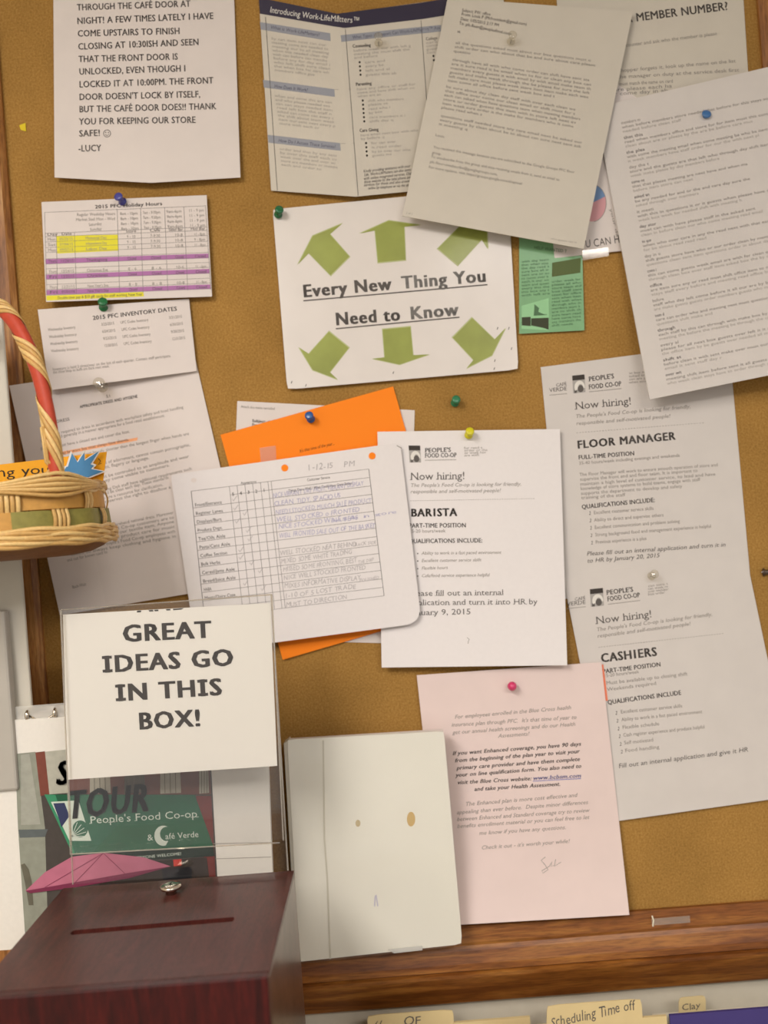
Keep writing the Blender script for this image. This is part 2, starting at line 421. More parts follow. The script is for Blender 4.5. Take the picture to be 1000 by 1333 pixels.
# ------------------------------------------------------------------ the setting
def struct(o): o['kind'] = 'structure'; return o
struct(box_obj('wall_back', (-1.5, .012, 0), (2.2, .12, 2.62), WALLM))
struct(box_obj('wall_left', (-1.6, -3.2, 0), (-1.5, .12, 2.62), WALLM))
struct(box_obj('floor', (-1.6, -3.2, -.1), (2.2, .12, 0), mat('grey_floor_tiles', (120, 112, 100), .6, noise=.06, scale=12)))
struct(box_obj('ceiling', (-1.6, -3.2, 2.62), (2.2, .12, 2.7), mat('ceiling_paint', (225, 220, 208), .9, noise=.02, scale=20)))
LAMP = bpy.data.materials.new('lamp_diffuser'); LAMP.use_nodes = True
_b = LAMP.node_tree.nodes['Principled BSDF']; _b.inputs['Emission Color'].default_value = (1, .9, .76, 1); _b.inputs['Emission Strength'].default_value = 4
for lx, ly, sx, sy, lab in ((-.85, -1.95, .66, 1.56, 'long ceiling light panel above the left of the board'), (.9, -2.4, 1.16, .56, 'wide ceiling light panel further from the board')):
    t = root('ceiling_light', lab, 'lamp'); t.location = (lx, ly, 2.62)
    f = bmesh.new()
    for a, b in (((-sx/2, -sy/2), (sx/2, -sy/2+.03)), ((-sx/2, sy/2-.03), (sx/2, sy/2)), ((-sx/2, -sy/2+.03), (-sx/2+.03, sy/2-.03)), ((sx/2-.03, -sy/2+.03), (sx/2, sy/2-.03))):
        bx(f, (a[0], a[1], -.07), (b[0], b[1], 0))
    bm_obj('frame', f, mat('white_enamel', (230, 228, 220), .4, noise=.01), t)
    box_obj('diffuser', (-sx/2+.03, -sy/2+.03, -.04), (sx/2-.03, sy/2-.03, -.02), LAMP, t)

# ------------------------------------------------------------------ bulletin board
X0, X1, Z0, Z1 = -.4158, .490, ZC - .4965, ZC + .82
board = root('bulletin_board', 'large ochre cork bulletin board in a moulded oak frame', 'board'); 
bm = bmesh.new(); bx(bm, (X0 - .01, -.0, Z0 - .01), (X1 + .01, .010, Z1 + .01)); bm_obj('cork_panel', bm, CORK, board)
PROF = [(0, -.001), (0, .005), (.006, .010), (.018, .0125), (.022, .0115), (.027, .014), (.040, .019), (.0475, .020), (.0495, .017), (.0515, .021), (.056, .020), (.080, .008), (.094, .001), (.096, -.002), (.096, -.010)]
def rail(side):
    V = []
    for w, D in PROF:
        a, b, c, d = X0 - w, X1 + w, Z0 - w, Z1 + w
        e = {'bottom': ((a, c), (b, c)), 'top': ((a, d), (b, d)), 'left': ((a, c), (a, d)), 'right': ((b, c), (b, d))}[side]
        V += [(e[0][0], -D, e[0][1]), (e[1][0], -D, e[1][1])]
    n = len(PROF); bm = bmesh.new(); vs = [bm.verts.new(v) for v in V]
    for k in range(n): bm.faces.new([vs[i] for i in (2*k, 2*k+1, 2*((k+1) % n)+1, 2*((k+1) % n))])
    bm.faces.new([vs[2*k] for k in range(n)]); bm.faces.new([vs[2*k+1] for k in range(n)][::-1])
    return bm_obj('frame_rail', bm, OAK_H if side in ('bottom', 'top') else OAK_V, board)
for sd in ('bottom', 'left', 'right', 'top'): rail(sd)

# ------------------------------------------------------------------ A: front door notice
r = R(0, 0, 2.941)
s = quad((69, -84), (302, -80), (313, 231), (71, 231), .003, lambda S, t: .004 * math.sin(math.pi * S) * t + .005 * t ** 4)
s.c = [((69, -84), (71, 231), .003, .003), ((186, -84), (196, 238), .003, .006), ((302, -80), (313, 231), .003, .003)]; s.n = 2
s.b = lambda S, t: .006 * t ** 4
s.build('notice_sheet', PAPER, 'white notice in bold capitals about the front door, signed at its foot', 'notice', ns=24)
for t, a, b, c, d in (("THROUGH THE CAFÉ DOOR AT", 295, 40, 730, 25), ("NIGHT! A FEW TIMES LATELY I HAVE", 295, 92, 818, 72), ("COME UPSTAIRS TO FINISH", 297, 140, 690, 130),
    ("CLOSING AT 10:30ISH AND SEEN", 299, 190, 763, 172), ("THAT THE FRONT DOOR IS", 301, 238, 682, 228), ("UNLOCKED, EVEN THOUGH I", 303, 286, 712, 273),
    ("LOCKED IT AT 10:00PM. THE FRONT", 303, 335, 818, 319), ("DOOR DOESN'T LOCK BY ITSELF,", 303, 383, 768, 372), ("BUT THE CAFÉ DOOR DOES!! THANK", 303, 430, 829, 418),
    ("YOU FOR KEEPING OUR STORE", 303, 477, 750, 470), ("SAFE!", 303, 523, 385, 520), ("-LUCY", 300, 580, 388, 578)):
    s.text(t, a, b, c, d, 8.2, INK2, r, bold=True)
cx, cy = r((410, 511))
s.stroke([(cx + 4.6*math.cos(a*.3307), cy + 4.6*math.sin(a*.3307)) for a in range(20)], .8, INK2)
s.stroke([(cx + 2.6*math.cos(a), cy + 2.6*math.sin(a)) for a in (.4, .9, 1.57, 2.2, 2.7)], .7, INK2)
for q in (-1.6, 1.6): s.disc((cx + q, cy - 1.3), .7, .9, INK2)
s.flush()

# ------------------------------------------------------------------ B: folded brochure
r = R(330, 0, 3.704)
NAVY = mat('navy_print', (52, 46, 66), .35, coat=.2); BAR = mat('blue_grey_print', (150, 152, 160), .6); BHEAD = mat('brochure_heading_print', (92, 92, 112), .7)
s = Sheet([((337, -3), (353, 248), .003, .004), ((440, 18), (463, 256), .010, .011), ((550, 3), (566, 246), .003, .003), ((655, -12), (672, 236), .004, .004)])
s.build('folded_brochure', PAPER_C, 'unfolded cream leaflet with a navy title band and grey-blue headings', 'brochure', ns=24)
s.poly([(25, -12), (405, 66), (815, 12), (1000, -20), (1000, 62), (815, 92), (440, 135), (390, 128), (31, 66)], NAVY, r, name='title_band', mx=10)
for q in ([(31, 106), (370, 160), (372, 198), (35, 142)], [(420, 170), (700, 140), (905, 120), (905, 152), (700, 172), (425, 202)], [(46, 385), (390, 430), (393, 467), (50, 422)], [(69, 650), (418, 690), (421, 727), (73, 688)]):
    s.poly(q, BAR, r, name='heading_bar')
s.text("Introducing Work-", 78, 60, 322, 97, 7.6, WHITEP, r); s.text("LifeMatters™", 322, 97, 512, 113, 7.6, WHITEP, r)
s.text("What is Work-LifeMatters?", 82, 138, 318, 176, 4.2, BHEAD, r); s.text("How Does It Work?", 100, 422, 262, 442, 4.2, BHEAD, r)
s.text("How Do I Access These Services?", 120, 684, 396, 715, 4.2, BHEAD, r); s.text("What Types of Support Can Work-LifeMatters™ Ass", 478, 188, 900, 140, 4.2, BHEAD, r)
for x0, y0, n, dx in ((85, 190, 9, 2), (102, 466, 8, 3), (125, 722, 5, 2)):
    para(s, r, rows(x0, y0, x0 + 278, y0 + 34, dx, 19, n, .7), 2.8, LGREY, 1.0)
for t, x, y, w, lines, bl in (("Counseling", 478, 230, 88, ((482, 250, 3),), [(512, 305, 4)]), ("Parenting", 494, 414, 76, ((498, 436, 3),), [(527, 490, 6)]), ("Care Giving", 512, 637, 92, ((516, 658, 2),), [(543, 695, 4)])):
    s.text(t, x, y, x + w, y - 6, 4.2, INK2, r, bold=True)
    for a, b, n in lines: para(s, r, rows(a, b, a + 285, b - 26, 2, 17, n, .4), 2.7, LGREY, 1.0)
    for a, b, n in bl:
        for k in range(n):
            s.disc((a + k * 1.5, b + 20 * k - 5), 1.3, 1.5, INK, r)
            para(s, r, [(a + 25 + k*1.5, b + 20*k + 1, a + 25 + random.randint(70, 200), b + 20*k - 8)], 2.7, LGREY, 1.0)
para(s, r, [(530, 832, 756, 806, "Kindly providing assistance with your"), (534, 850, 760, 823, "Life. Work-LifeMatters can also assist"), (531, 868, 762, 842, "with online integrated services. Dial"), (533, 884, 760, 860, "these website by the total phone and"), (532, 899, 760, 878, "services for those and also around"), (552, 914, 755, 898, "online by telephone or via the site")], 3.2, INK2, italic=.25)
para(s, r, rows(832, 212, 890, 205, 1, 16, 4, .7), 2.7, LGREY, 1.0); s.text("College", 832, 195, 888, 189, 4, INK2, r)
for q in ((868, 270), (870, 290)): s.disc(q, 1.3, 1.5, INK, r)
for q in ([(58, 82), (115, 918)], [(443, 140), (505, 944)], [(808, 98), (835, 480), (852, 900)]): s.stroke(q, .7, INK2, r)
for q in ([(390, 432), (470, 430)], [(420, 692), (486, 690)]): s.stroke(q, .5, GREY, r)
s.flush()

# ------------------------------------------------------------------ D: member number notice, pie chart flyer
r = R(750, 0, 4)
s = quad((722, -40), (964, -64), (984, 250), (745, 272), .0015, curl(.0012))
s.build('notice_sheet', PAPER_C, 'white notice at the top right behind the pinned sheets, large capitals across its top', 'notice')
s.text("IS THERE A MEMBER NUMBER?", 10, 150, 795, 50, 10.5, INK2, r, bold=True)
para(s, r, [(120, 262, 735, 182, "to leave the counter and ask who the member is please"), (120, 385, 832, 325, "when a shopper forgets it, look up the name on the list"), (120, 415, 850, 372, "or ask the manager on duty at the service desk first"), (110, 452, 505, 430, "the number must match the name on card"), (110, 482, 500, 455), (100, 505, 480, 478)], 4.6, GREY)
para(s, r, [(360, 572, 828, 482, "please read below and sign it")], 5, LGREY); s.flush()
r = R(660, 230, 5)
s = quad((700, 100), (862, 84), (888, 318), (722, 336), (.0022, .0022, .003, .003), curl(.0008, .001))
s.build('flyer_sheet', PAPER, 'white flyer with a blue and pink pie chart between the tilted sheets', 'flyer', ns=16)
s.disc((553, 172), 18.5, 24, mat('pink_print', (216, 160, 164), .7), r, eps=.00015, own=True, name='pie_slice')
c = r((553, 172)); BL_ = mat('blue_print', (120, 150, 190), .7)
s.poly([c] + [(c[0] + 18.5 * math.cos(a), c[1] + 24 * math.sin(a)) for a in [-1.57 + k * .12 for k in range(11)]], BL_, I1, eps=.0003, name='pie_slice', own=True)
s.stroke([(c[0] + 18.8 * math.cos(a), c[1] + 24.4 * math.sin(a)) for a in [-1.57 + k * .2 for k in range(16)]], .7, GREY)
s.text("YOU CAN H", 440, 470, 735, 432, 10, INK2, r, jit=.05); s.text("your day", 668, 210, 722, 420, 3, GREY, r); s.flush()

# ------------------------------------------------------------------ G: every new thing
r = R(340, 240, 2.857)
s = quad((355, 272.5), (661, 243), (675, 481), (374, 507), .0035, curl(.0025, .003, 4))
s.build('laminated_sign', LAMI, 'laminated white sign with six olive green arrows and an underlined headline', 'sign', th=.0006, round_={(1, 1): 4, (0, 1): 4, (0, 0): 3})
OLIVE = mat('olive_green_print', (150, 158, 76), .35, coat=.25, noise=.12, scale=25); OLIVE2 = mat('pale_arrow_outline', (186, 190, 140), .5)
ARR = [[(138, 297), (192, 192), (302, 146), (256, 186), (328, 268), (258, 338), (178, 256)],
       [(368, 183), (475, 135), (592, 152), (532, 158), (537, 280), (435, 290), (424, 172)],
       [(658, 238), (745, 150), (700, 128), (838, 128), (842, 240), (820, 205), (733, 300)],
       [(142, 607), (178, 630), (252, 548), (326, 608), (256, 698), (284, 725), (192, 690)],
       [(452, 540), (555, 530), (565, 635), (625, 632), (515, 670), (415, 648), (460, 643)],
       [(713, 570), (785, 497), (868, 577), (908, 535), (858, 636), (765, 683), (790, 652)]]
for a in ARR:
    cx = sum(p[0] for p in a) / 7; cy = sum(p[1] for p in a) / 7
    s.poly([(cx + (x-cx)*1.05, cy + (y-cy)*1.05) for x, y in a], OLIVE2, r, eps=.0001, name='arrow_outline')
    s.poly(a, OLIVE, r, eps=.0002, name='printed_arrow', own=True)
s.text("Every New ", 157, 420, 512, 389, 16, INK2, r, bold=2); s.text("Thing You", 525, 388, 842, 361, 16, mat('glare_paled_print', (126, 122, 118), .6), r, bold=2)  # right-hand words printed paler: glare on the laminate put into the ink colour
s.text("Need to", 278, 524, 522, 505, 16, INK2, r, bold=2); s.text("Know", 556, 502, 738, 486, 16, MATS['glare_paled_print'], r, bold=2)
s.stroke([(157, 433), (842, 373)], 1.6, INK2, r); s.stroke([(278, 537), (738, 494)], 1.6, INK2, r)
for p in ((112, 740), (165, 752), (490, 705), (878, 540), (868, 660), (866, 690), (930, 615), (920, 540)): s.stroke([p, (p[0] + 3, p[1] - 9)], 1, INK2, r)
s.flush()

# ------------------------------------------------------------------ H: green flyer
r = R(660, 230, 5); DG = mat('dark_green_print', (84, 118, 84), .6); LG = mat('light_green_print', (152, 204, 152), .5); OLD = mat('olive_brown_print', (92, 106, 62), .6); BK = mat('brown_black_print', (62, 66, 46), .6)
s = quad((676, 296), (757, 290), (761, 430), (676, 434.5), .003, curl(.0012, .001))
s.build('flyer_sheet', GREENP, 'small green flyer pinned beside the arrow sign', 'flyer', ns=14, nt=16)
s.poly([(295, 560), (482, 528), (478, 625), (293, 652)], OLD, r, name='printed_picture', own=True)
s.poly([(95, 840), (272, 790), (275, 1000), (95, 990)], LG, r, name='printed_picture', own=True)
s.poly([(97, 915), (155, 912), (155, 972), (97, 968)], BK, r, eps=.0003); s.poly([(158, 922), (272, 918), (272, 996), (240, 985), (158, 968)], BK, r, eps=.0003)
s.poly([(180, 830), (262, 900), (175, 905)], DG, r, eps=.0003); s.poly([(205, 880), (222, 800), (255, 900)], LG, r, eps=.0004)
s.text("HELP WANTED TODAY", 175, 470, 470, 505, 4.2, DG, r)
para(s, r, rows(95, 560, 280, 545, 0, 22, 11), 2.5, DG, 1.0); para(s, r, rows(292, 690, 490, 672, 0, 22, 14, .7), 2.5, DG, 1.0)
s.flush()

# ------------------------------------------------------------------ C: long e-mail sheet over the others
r = R(520, 0, 3.226)
s = quad((583, -3), (824, 15), (760, 324), (524, 281), (.011, .011, .013, .013), curl(.003, .012, 3))
s.build('letter_sheet', PAPER_C, 'tilted cream sheet of printed e-mail text lapping over the arrow sign', 'letter', th=.0012)
m_ = GREY
para(s, r, [(262, 48, 382, 66, "Subject: FW: office"), (260, 64, 535, 107, "From: Louis P (Pfcfrontdesk@gmail.com)"), (256, 84, 418, 112, "Date: 1/05/2015 2:17 PM"), (250, 102, 470, 148, "To: pfc-floor@peoplesfood.coop")], 3.4, INK2)
s.text("Hi", 243, 138, 255, 140, 3, INK2, r)
for x, y, X, Y, n, last in ((235, 184, 830, 262, 3, .12), (222, 255, 822, 345, 6, .75), (195, 368, 768, 470, 6, .3), (173, 490, 778, 606, 3, .2)):
    para(s, r, rows(x, y, X, Y, -4, 17.5, n, last), 3.0, m_, 1.0)
s.text("Louis", 150, 571, 188, 579, 3, m_, r)
para(s, r, [(142, 622, 735, 728, "You received this message because you are subscribed to the Google Groups PFC floor"), (137, 645, 176, 652, "group."), (132, 662, 672, 760, "To unsubscribe from this group and stop receiving emails from it, send an email to"), (127, 684, 412, 738, "pfc-floor-unsubscribe@googlegroups.com."), (122, 706, 515, 776, "For more options, visit https://groups.google.com/d/optout")], 3.0, m_, 1.0)
para(s, r, [(635, 1005, 745, 1022)], 2.2, LGREY); para(s, r, [(28, 898, 55, 902, "1 of 1")], 2.2, GREY); s.flush()

# ------------------------------------------------------------------ E: long list at right
s = quad((775, 140), (1014, 84), (1083, 472), (846, 520), (.006, .022, .030, .012), curl(.002, .016, 2.5))
s.build('letter_sheet', PAPER_G, 'long white sheet packed with text held by a blue pin at right', 'letter', th=.0018)
for k in range(18):
    y = 162 + k * 19.3; x = 809 + (y - 162) * .176
    L = random.randint(12, 26)
    s.text(words(4 + L // 5), x, y, x + L, y - L * .2, 3.4, INK2 if k % 3 else GREY)
    l1 = random.choice((150, 190, 205)); l2 = random.randint(60, 180)
    s.text(words(int(l1 / 3)), x + 1, y + 5.5, x + 1 + l1, y + 5.5 - l1 * .2, 3.1, GREY)
    s.text(words(int(l2 / 3)), x + 2, y + 11, x + 2 + l2, y + 11 - l2 * .2, 3.1, LGREY)
s.flush()

# ------------------------------------------------------------------ I: holiday hours
r = R(40, 240, 4); PUR = mat('purple_print', (178, 118, 172), .7); YEL = mat('yellow_highlighter', (230, 220, 60), .7)
s = quad((54, 263), (269, 254), (276, 386), (60, 393), (.0065, .0065, .0075, .0120), curl(.002, .002))
s.build('timetable_sheet', PAPER, 'landscape holiday hours table with purple rows and yellow highlighting', 'timetable', ns=20, nt=16)
s.poly([(133, 268), (454, 262), (457, 345), (138, 360)], YEL, r, name='highlight'); s.poly([(80, 580), (587, 560), (590, 583), (83, 605)], YEL, r, name='highlight')
for y in (390, 470, 551): s.poly([(76 + (y-390)*.03, y), (925 + (y-390)*.06, y - 30), (926 + (y-390)*.06, y - 6), (77 + (y-390)*.03, y + 24)], PUR, r, name='purple_row')
for a, b, ya, yb in ((72, 84, 146, 578), (133, 140, 256, 574), (228, 238, 252, 572), (450, 463, 128, 566), (572, 585, 124, 562), (697, 714, 119, 557), (797, 818, 116, 552), (910, 938, 110, 548)):
    s.stroke([(a, ya), (b, yb)], .5, TABLEINK, r)
for y in (146, 255, 273, 300, 330, 355, 388, 415, 440, 466, 495, 522, 548, 577):
    s.stroke([(73 + (y-146)*.025, y), (911 + (y-146)*.06, y - 34)], .4, TABLEINK, r)
s.text("2015 PFC Holiday Hours", 335, 126, 686, 108, 4.5, INK2, r, bold=True)
for k, t in enumerate(("Regular Weekday Hours", "Market Stall Mon - Wed", "Saturday", "Sunday")):
    w = (200, 205, 68, 62)[k]; s.text(t, 440 - w - (70 if k > 1 else 0), 165 + 26*k, 440 - (70 if k > 1 else 0), 159 + 26*k, 3.2, GREY, r)
    for x, q in ((465, "8am - 10pm"), (583, "7am - 9:30pm"), (706, "9am-6pm"), (822, "11 - 9 pm")): s.text(q, x + k*2, 160 + 26*k - (x-465)*.045, x + 92 - (12 if x > 700 else 0) + k*2, 157 + 26*k - (x-465)*.045, 3.2, GREY, r)
for x, q in ((85, "Day"), (160, "Date"), (495, "Store"), (620, "Cafe"), (718, "Salad Bar"), (833, "Hot Bar")): s.text(q, x, 268 - (x-85)*.04, x + (55 if len(q) < 6 else 75), 266 - (x-85)*.04, 3.2, INK2, r)
for (y, day, dt, nm, a, b, c, d) in ((294, "Mon", "05/25/15", "Memorial Day", "9 - 10", "7-9:30", "10-8", "11 - 8pm"), (322, "Sat", "07/04/15", "Independence Day", "9 - 10", "7-9:30", "10-8", "9 - 8pm"), (350, "Mon", "09/07/15", "Labor Day", "9 - 10", "7-9:30", "10-8", "11 - 8pm"),
    (408, "Thurs", "11/26/15", "Thanksgiving", "Closed", "Closed", "Closed", "Closed"), (462, "Thurs", "12/24/15", "Christmas Eve", "8 - 6", "8 - 6", "10-6", "11 - 6pm"), (489, "Fri", "12/25/15", "Christmas", "Closed", "Closed", "Closed", "Closed"),
    (543, "Thurs", "12/31/15", "New Year's Eve", "8 - 8", "8 - 8", "10-8", "11 - 8pm"), (569, "Fri", "01/01/16", "New Year's Day", "Closed", "Closed", "Closed", "Closed")):
    for x, w, q in ((87, 42, day), (150, 70, dt), (285, 110, nm), (500, 45, a), (622, 52, b), (748, 44, c), (850, 58, d)):
        o_ = (y - 290) * .04; s.text(q, x + o_, y - (x-85)*.035, x + w + o_, y - (x+w-85)*.035, 3.2, GREY if y not in (408, 489, 569) else INK2, r)
s.text("Double time pay & $10 gift cards for staff working New Year", 140, 598, 582, 578, 3.0, INK2, r); s.flush()

# ------------------------------------------------------------------ K: dress and hygiene ; J: inventory dates
r = R(0, 370, 3.571); r2 = R(0, 560, 4)
s = Sheet([((12 + 242*k/4, 502 - 9*k), (78 + 61*k, 801 - 10.25*k), d0, d1) for k, (d0, d1) in enumerate(((.0225, .010), (.0050, .0055), (.0025, .004), (.002, .004), (.002, .004)))], lambda S, t: .003 * t ** 3)
s.build('policy_sheet', PAPER, 'white dress and hygiene policy page with one orange highlighted line', 'document')
s.text("5.1", 495, 528, 515, 524, 3.2, INK2, r); s.text("APPROPRIATE DRESS AND HYGIENE", 372, 577, 641, 527, 3.8, INK2, r, bold=True)
s.text("A. DRESS", 235, 651, 325, 633, 3.4, INK2, r)
HI = mat('orange_highlighter', (250, 178, 130), .75); s.poly([(230, 789), (640, 712), (638, 726), (230, 804)], HI, r, name='highlight')
for t, a, b, c, d in (("All staff are required to dress in accordance with workplace safety and food handling", 190, 714, 853, 577), ("guidelines and generally in a manner appropriate for a food retail establishment.", 190, 732, 768, 616), ("Footwear must have a closed toe and cover the foot.", 190, 774, 605, 690), ("T-shirts may be worn but must always have sleeves.", 215, 806, 600, 727), ("Shorts and skirts may not be any shorter than the longest finger when hands are", 215, 832, 880, 700)):
    s.text(t, a, b, c, d, 3.4, GREY if b != 806 else INK2, r)
for t, a, b, c, d in (("Clothing, buttons or items of adornment, cannot contain pornographic,", 300, 228, 993, 82), ("violent or obscene images, flagery or language.", 300, 252, 778, 150), ("Hair and beards must be controlled to an amplitude and wear", 330, 300, 985, 142), ("off hands so that they come visible to customers.", 330, 322, 885, 188), ("Food processing / handling Deli staff have additional requirements such", 330, 370, 1000, 206), ("as hats or hairnets, should be clean each day. These standards", 340, 388, 880, 252), ("apply to all staff, both are a resource for clarification.", 345, 405, 850, 290), ("Management reserves the right to disallow a", 400, 412, 890, 303),
    ("By signing this I comprehend national dress. Moreover", 420, 536, 905, 435), ("the People's Food Co-op customers are to", 420, 556, 908, 460), ("deals with include our textile item. Anyone", 410, 580, 908, 482), ("the environmental product care for music", 400, 602, 912, 508), ("as much as to, People's Food Co-op employees with", 390, 628, 915, 533), ("asked to always keep clothing and hygiene in", 370, 655, 918, 558), ("and out for known used to", 350, 685, 560, 640), ("Back-Wait", 378, 825, 450, 808)):
    s.text(t, a, b, c, d, 3.5, GREY, r2)
s.flush()
s = quad((49, 403), (246, 389), (256, 483), (64, 508), (.0085, .0045, .005, .0175), curl(.001, .0015, 3))
s.build('dates_sheet', PAPER, 'small white inventory dates sheet under the holiday hours table', 'notice', ns=16, nt=12)
s.text("2015 PFC INVENTORY DATES", 432, 166, 824, 122, 5.2, INK2, r, bold=True)
for k in range(4):
    y = 218 + 33 * k; x = 223 + 5 * k
    for a, w, q in ((0, 128, "Wednesday Inventory"), (247, 62, ("3/25/2015", "6/24/2015", "9/23/2015", "12/30/2015")[k]), (337, 130, "UPC Codes Inventory"), (562, 62, ("3/31/2015", "6/30/2015", "9/30/2015", "12/31/2015")[k])):
        s.text(q, x + a, y - a*.1, x + a + w, y - (a+w)*.1, 3.2, GREY, r)
s.text("Inventory is held 3 times/year on the last of each quarter. Contact staff participate.", 245, 402, 795, 338, 3.2, GREY, r); s.text("the close shop to buffs are back next week.", 247, 416, 510, 386, 3.2, GREY, r); s.flush()

# ------------------------------------------------------------------ M, L: white sheet and orange sheet
r = R(220, 500, 2.941)
s = quad((309, 522), (540, 534), (531, 838), (296, 832), .0012)
s.build('memo_sheet', PAPER, 'white memo almost hidden behind the bright orange sheet', 'document', ns=8, nt=8)
s.text("Attach this items cancelled", 275, 90, 405, 99, 2.8, GREY, r); s.text("Subject: the", 318, 145, 400, 150, 3.6, INK2, r, bold=True); s.text("From:", 318, 160, 350, 162, 3.6, INK2, r, bold=True); s.flush()
s = quad((287, 566), (512, 503), (595, 793), (368, 859), (.0030, .0030, .0036, .0036), curl(.0008))
s.build('orange_sheet', ORANGE, 'bright orange sheet tilted behind the punched checklist', 'notice', ns=16)
s.text("It's that time of the year...", 500, 262, 634, 232, 4, mat('brown_print', (120, 62, 20), .7), r, italic=.25); s.flush()
TAPE = clear_mat('clear_tape', (.97, .95, .9), .05, .12)
tq = quad((338, 583), (359, 580), (360, 606), (340, 606), .0046); tag(tq.build('tape_piece', TAPE, ns=2, nt=2, th=.0001), 'short clear tape strip stuck on the orange sheet', 'tape')

# ------------------------------------------------------------------ Q, P: cashiers and floor manager
def logo(s, x0, y0, w, h, sl=0.0):
    q = lambda a, b: (x0 + a * w + b * h * .06, y0 + b * h - a * w * sl)
    s.poly([q(0, 0), q(1, 0), q(1, 1), q(0, 1)], mat('logo_grey_print', (170, 165, 160), .7), name='printed_logo', eps=.00012)
    s.poly([q(0, 0), q(1, 0), q(1, .28), q(0, .28)], INK, name='printed_logo', eps=.0002)
    pts = [q(.55 + .42 * math.cos(a), .68 + .36 * math.sin(a)) for a in [2.6 + .3 * k for k in range(14)]] + [q(.62 + .2 * math.cos(a), .72 + .2 * math.sin(a)) for a in [6.4 - .4 * k for k in range(10)]]
    s.poly(pts, WHITEP, name='printed_logo', eps=.0003)
    s.disc(q(.62, .78), w * .24, h * .2, INK2, name='printed_logo', eps=.0004)
    s.poly([q(.1, .85), q(.35, .62), q(.3, 1.0), q(.1, 1.0)], INK2, name='printed_logo', eps=.0003)
r = R(690, 450, 3.226)
s = quad((704, 478), (949, 446), (977, 752), (733, 780), (.0012, .0012, .002, .002), curl(.0008))
s.build('job_notice', PAPER_G, 'white job sheet headed FLOOR MANAGER, partly under the long text sheet', 'notice')
logo(s, 745, 489, 16, 23, .1)
s.text("CAFÉ", 110, 172, 155, 166, 4, INK2, r, serif=True); s.text("VERDE", 82, 195, 156, 187, 5, INK2, r, serif=True); s.stroke([(82, 208), (156, 201)], .7, GREY, r)
s.text("PEOPLE'S", 248, 150, 355, 136, 6, INK2, r, bold=True, serif=True); s.text("FOOD CO-OP", 248, 183, 385, 168, 6, INK2, r, bold=True, serif=True); s.stroke([(248, 194), (385, 180)], .7, GREY, r)
para(s, r, rows(416, 120, 510, 112, 0, 13, 4), 2.6, GREY)
s.text("Now hiring!", 190, 268, 428, 246, 9.5, INK2, r, serif=True)
s.text("The People's Food Co-op is looking for friendly,", 192, 304, 675, 262, 4.6, GREY, r, italic=.2); s.text("responsible and self-motivated people!", 194, 334, 590, 302, 4.6, GREY, r, italic=.2)
for k in range(45): s.stroke([(196 + k*12, 366 - k*.95), (202 + k*12, 365.5 - k*.95)], .6, GREY, r)
s.text("FLOOR MANAGER", 200, 432, 614, 394, 10, INK2, r, bold=2); s.text("FULL-TIME POSITION", 204, 478, 440, 460, 5.4, INK2, r, bold=True); s.text("35-40 hours/week including evenings and weekends", 206, 500, 630, 466, 3.6, GREY, r)
para(s, r, [(208, 548, 790, 506, "The Floor Manager will work to ensure smooth operation of store and"), (210, 568, 705, 530, "supervise the front end and floor team. It is important to"), (211, 588, 780, 545, "maintain a high level of customer service, to lead and have"), (213, 607, 715, 568, "knowledge of store systems to build teams, engage with staff"), (214, 627, 640, 596, "supports the department to develop and safety"), (216, 645, 400, 632, "training of the staff")], 4.2, GREY)
s.text("QUALIFICATIONS INCLUDE:", 218, 686, 526, 656, 5.6, INK2, r, bold=True)
for k, (t, x1) in enumerate((("Excellent customer service skills", 520), ("Ability to direct and supervise others", 562), ("Excellent communication and problem solving", 630), ("Strong background food and management experience is helpful", 762), ("Previous experience is a plus", 490))):
    y = 711 + 31 * k; s.text("2", 248 + k*2, y, 256 + k*2, y - 1, 4.5, INK2, r, italic=.2); s.text(t, 268 + 2*k, y - 3, x1, y - 3 - (x1-268)*.075, 4.4, GREY, r)
s.text("Please fill out an internal application and turn it in", 238, 882, 822, 843, 5.4, INK2, r, italic=.25); s.text("to HR by January 20, 2015", 240, 912, 545, 888, 5.4, INK2, r, italic=.25); s.flush()

r = R(720, 720, 3.571)
s = quad((733, 750), (971, 722), (1037, 1036), (796, 1070), (.0028, .0028, .0034, .0034), curl(.0012, .002, 4))
s.build('job_notice', PAPER_G, 'white job sheet headed CASHIERS at the right edge below the floor manager one', 'notice')
logo(s, 768, 767, 17, 23, .1)
s.text("CAFÉ", 102, 222, 152, 214, 4, INK2, r, serif=True); s.text("VERDE", 66, 246, 153, 236, 5, INK2, r, serif=True); s.stroke([(66, 258), (153, 249)], .7, GREY, r)
s.text("PEOPLE'S", 250, 194, 375, 178, 6, INK2, r, bold=True, serif=True); s.text("FOOD CO-OP", 254, 224, 405, 204, 6, INK2, r, bold=True, serif=True); s.stroke([(256, 238), (405, 220)], .7, GREY, r)
para(s, r, rows(442, 158, 540, 146, 0, 13, 4, .8), 2.6, GREY)
s.text("Now hiring!", 200, 330, 462, 298, 9.5, INK2, r, serif=True)
s.text("The People's Food Co-op is looking for friendly,", 203, 364, 742, 292, 4.8, GREY, r, italic=.2); s.text("responsible and self-motivated people!", 206, 394, 640, 336, 4.8, GREY, r, italic=.2)
for k in range(48): s.stroke([(212 + k*12.2, 438 - k*1.35), (219 + k*12.2, 437 - k*1.35)], .6, GREY, r)
s.text("CASHIERS", 225, 508, 488, 476, 11, INK2, r, bold=2); s.text("PART-TIME POSITION", 232, 560, 503, 526, 5.6, INK2, r, bold=True); s.text("15-20 hours/week", 236, 578, 400, 558, 3.8, GREY, r)
s.text("Must be available up to closing shift", 248, 612, 626, 568, 4.6, GREY, r); s.text("Weekends required", 252, 642, 482, 612, 4.6, GREY, r)
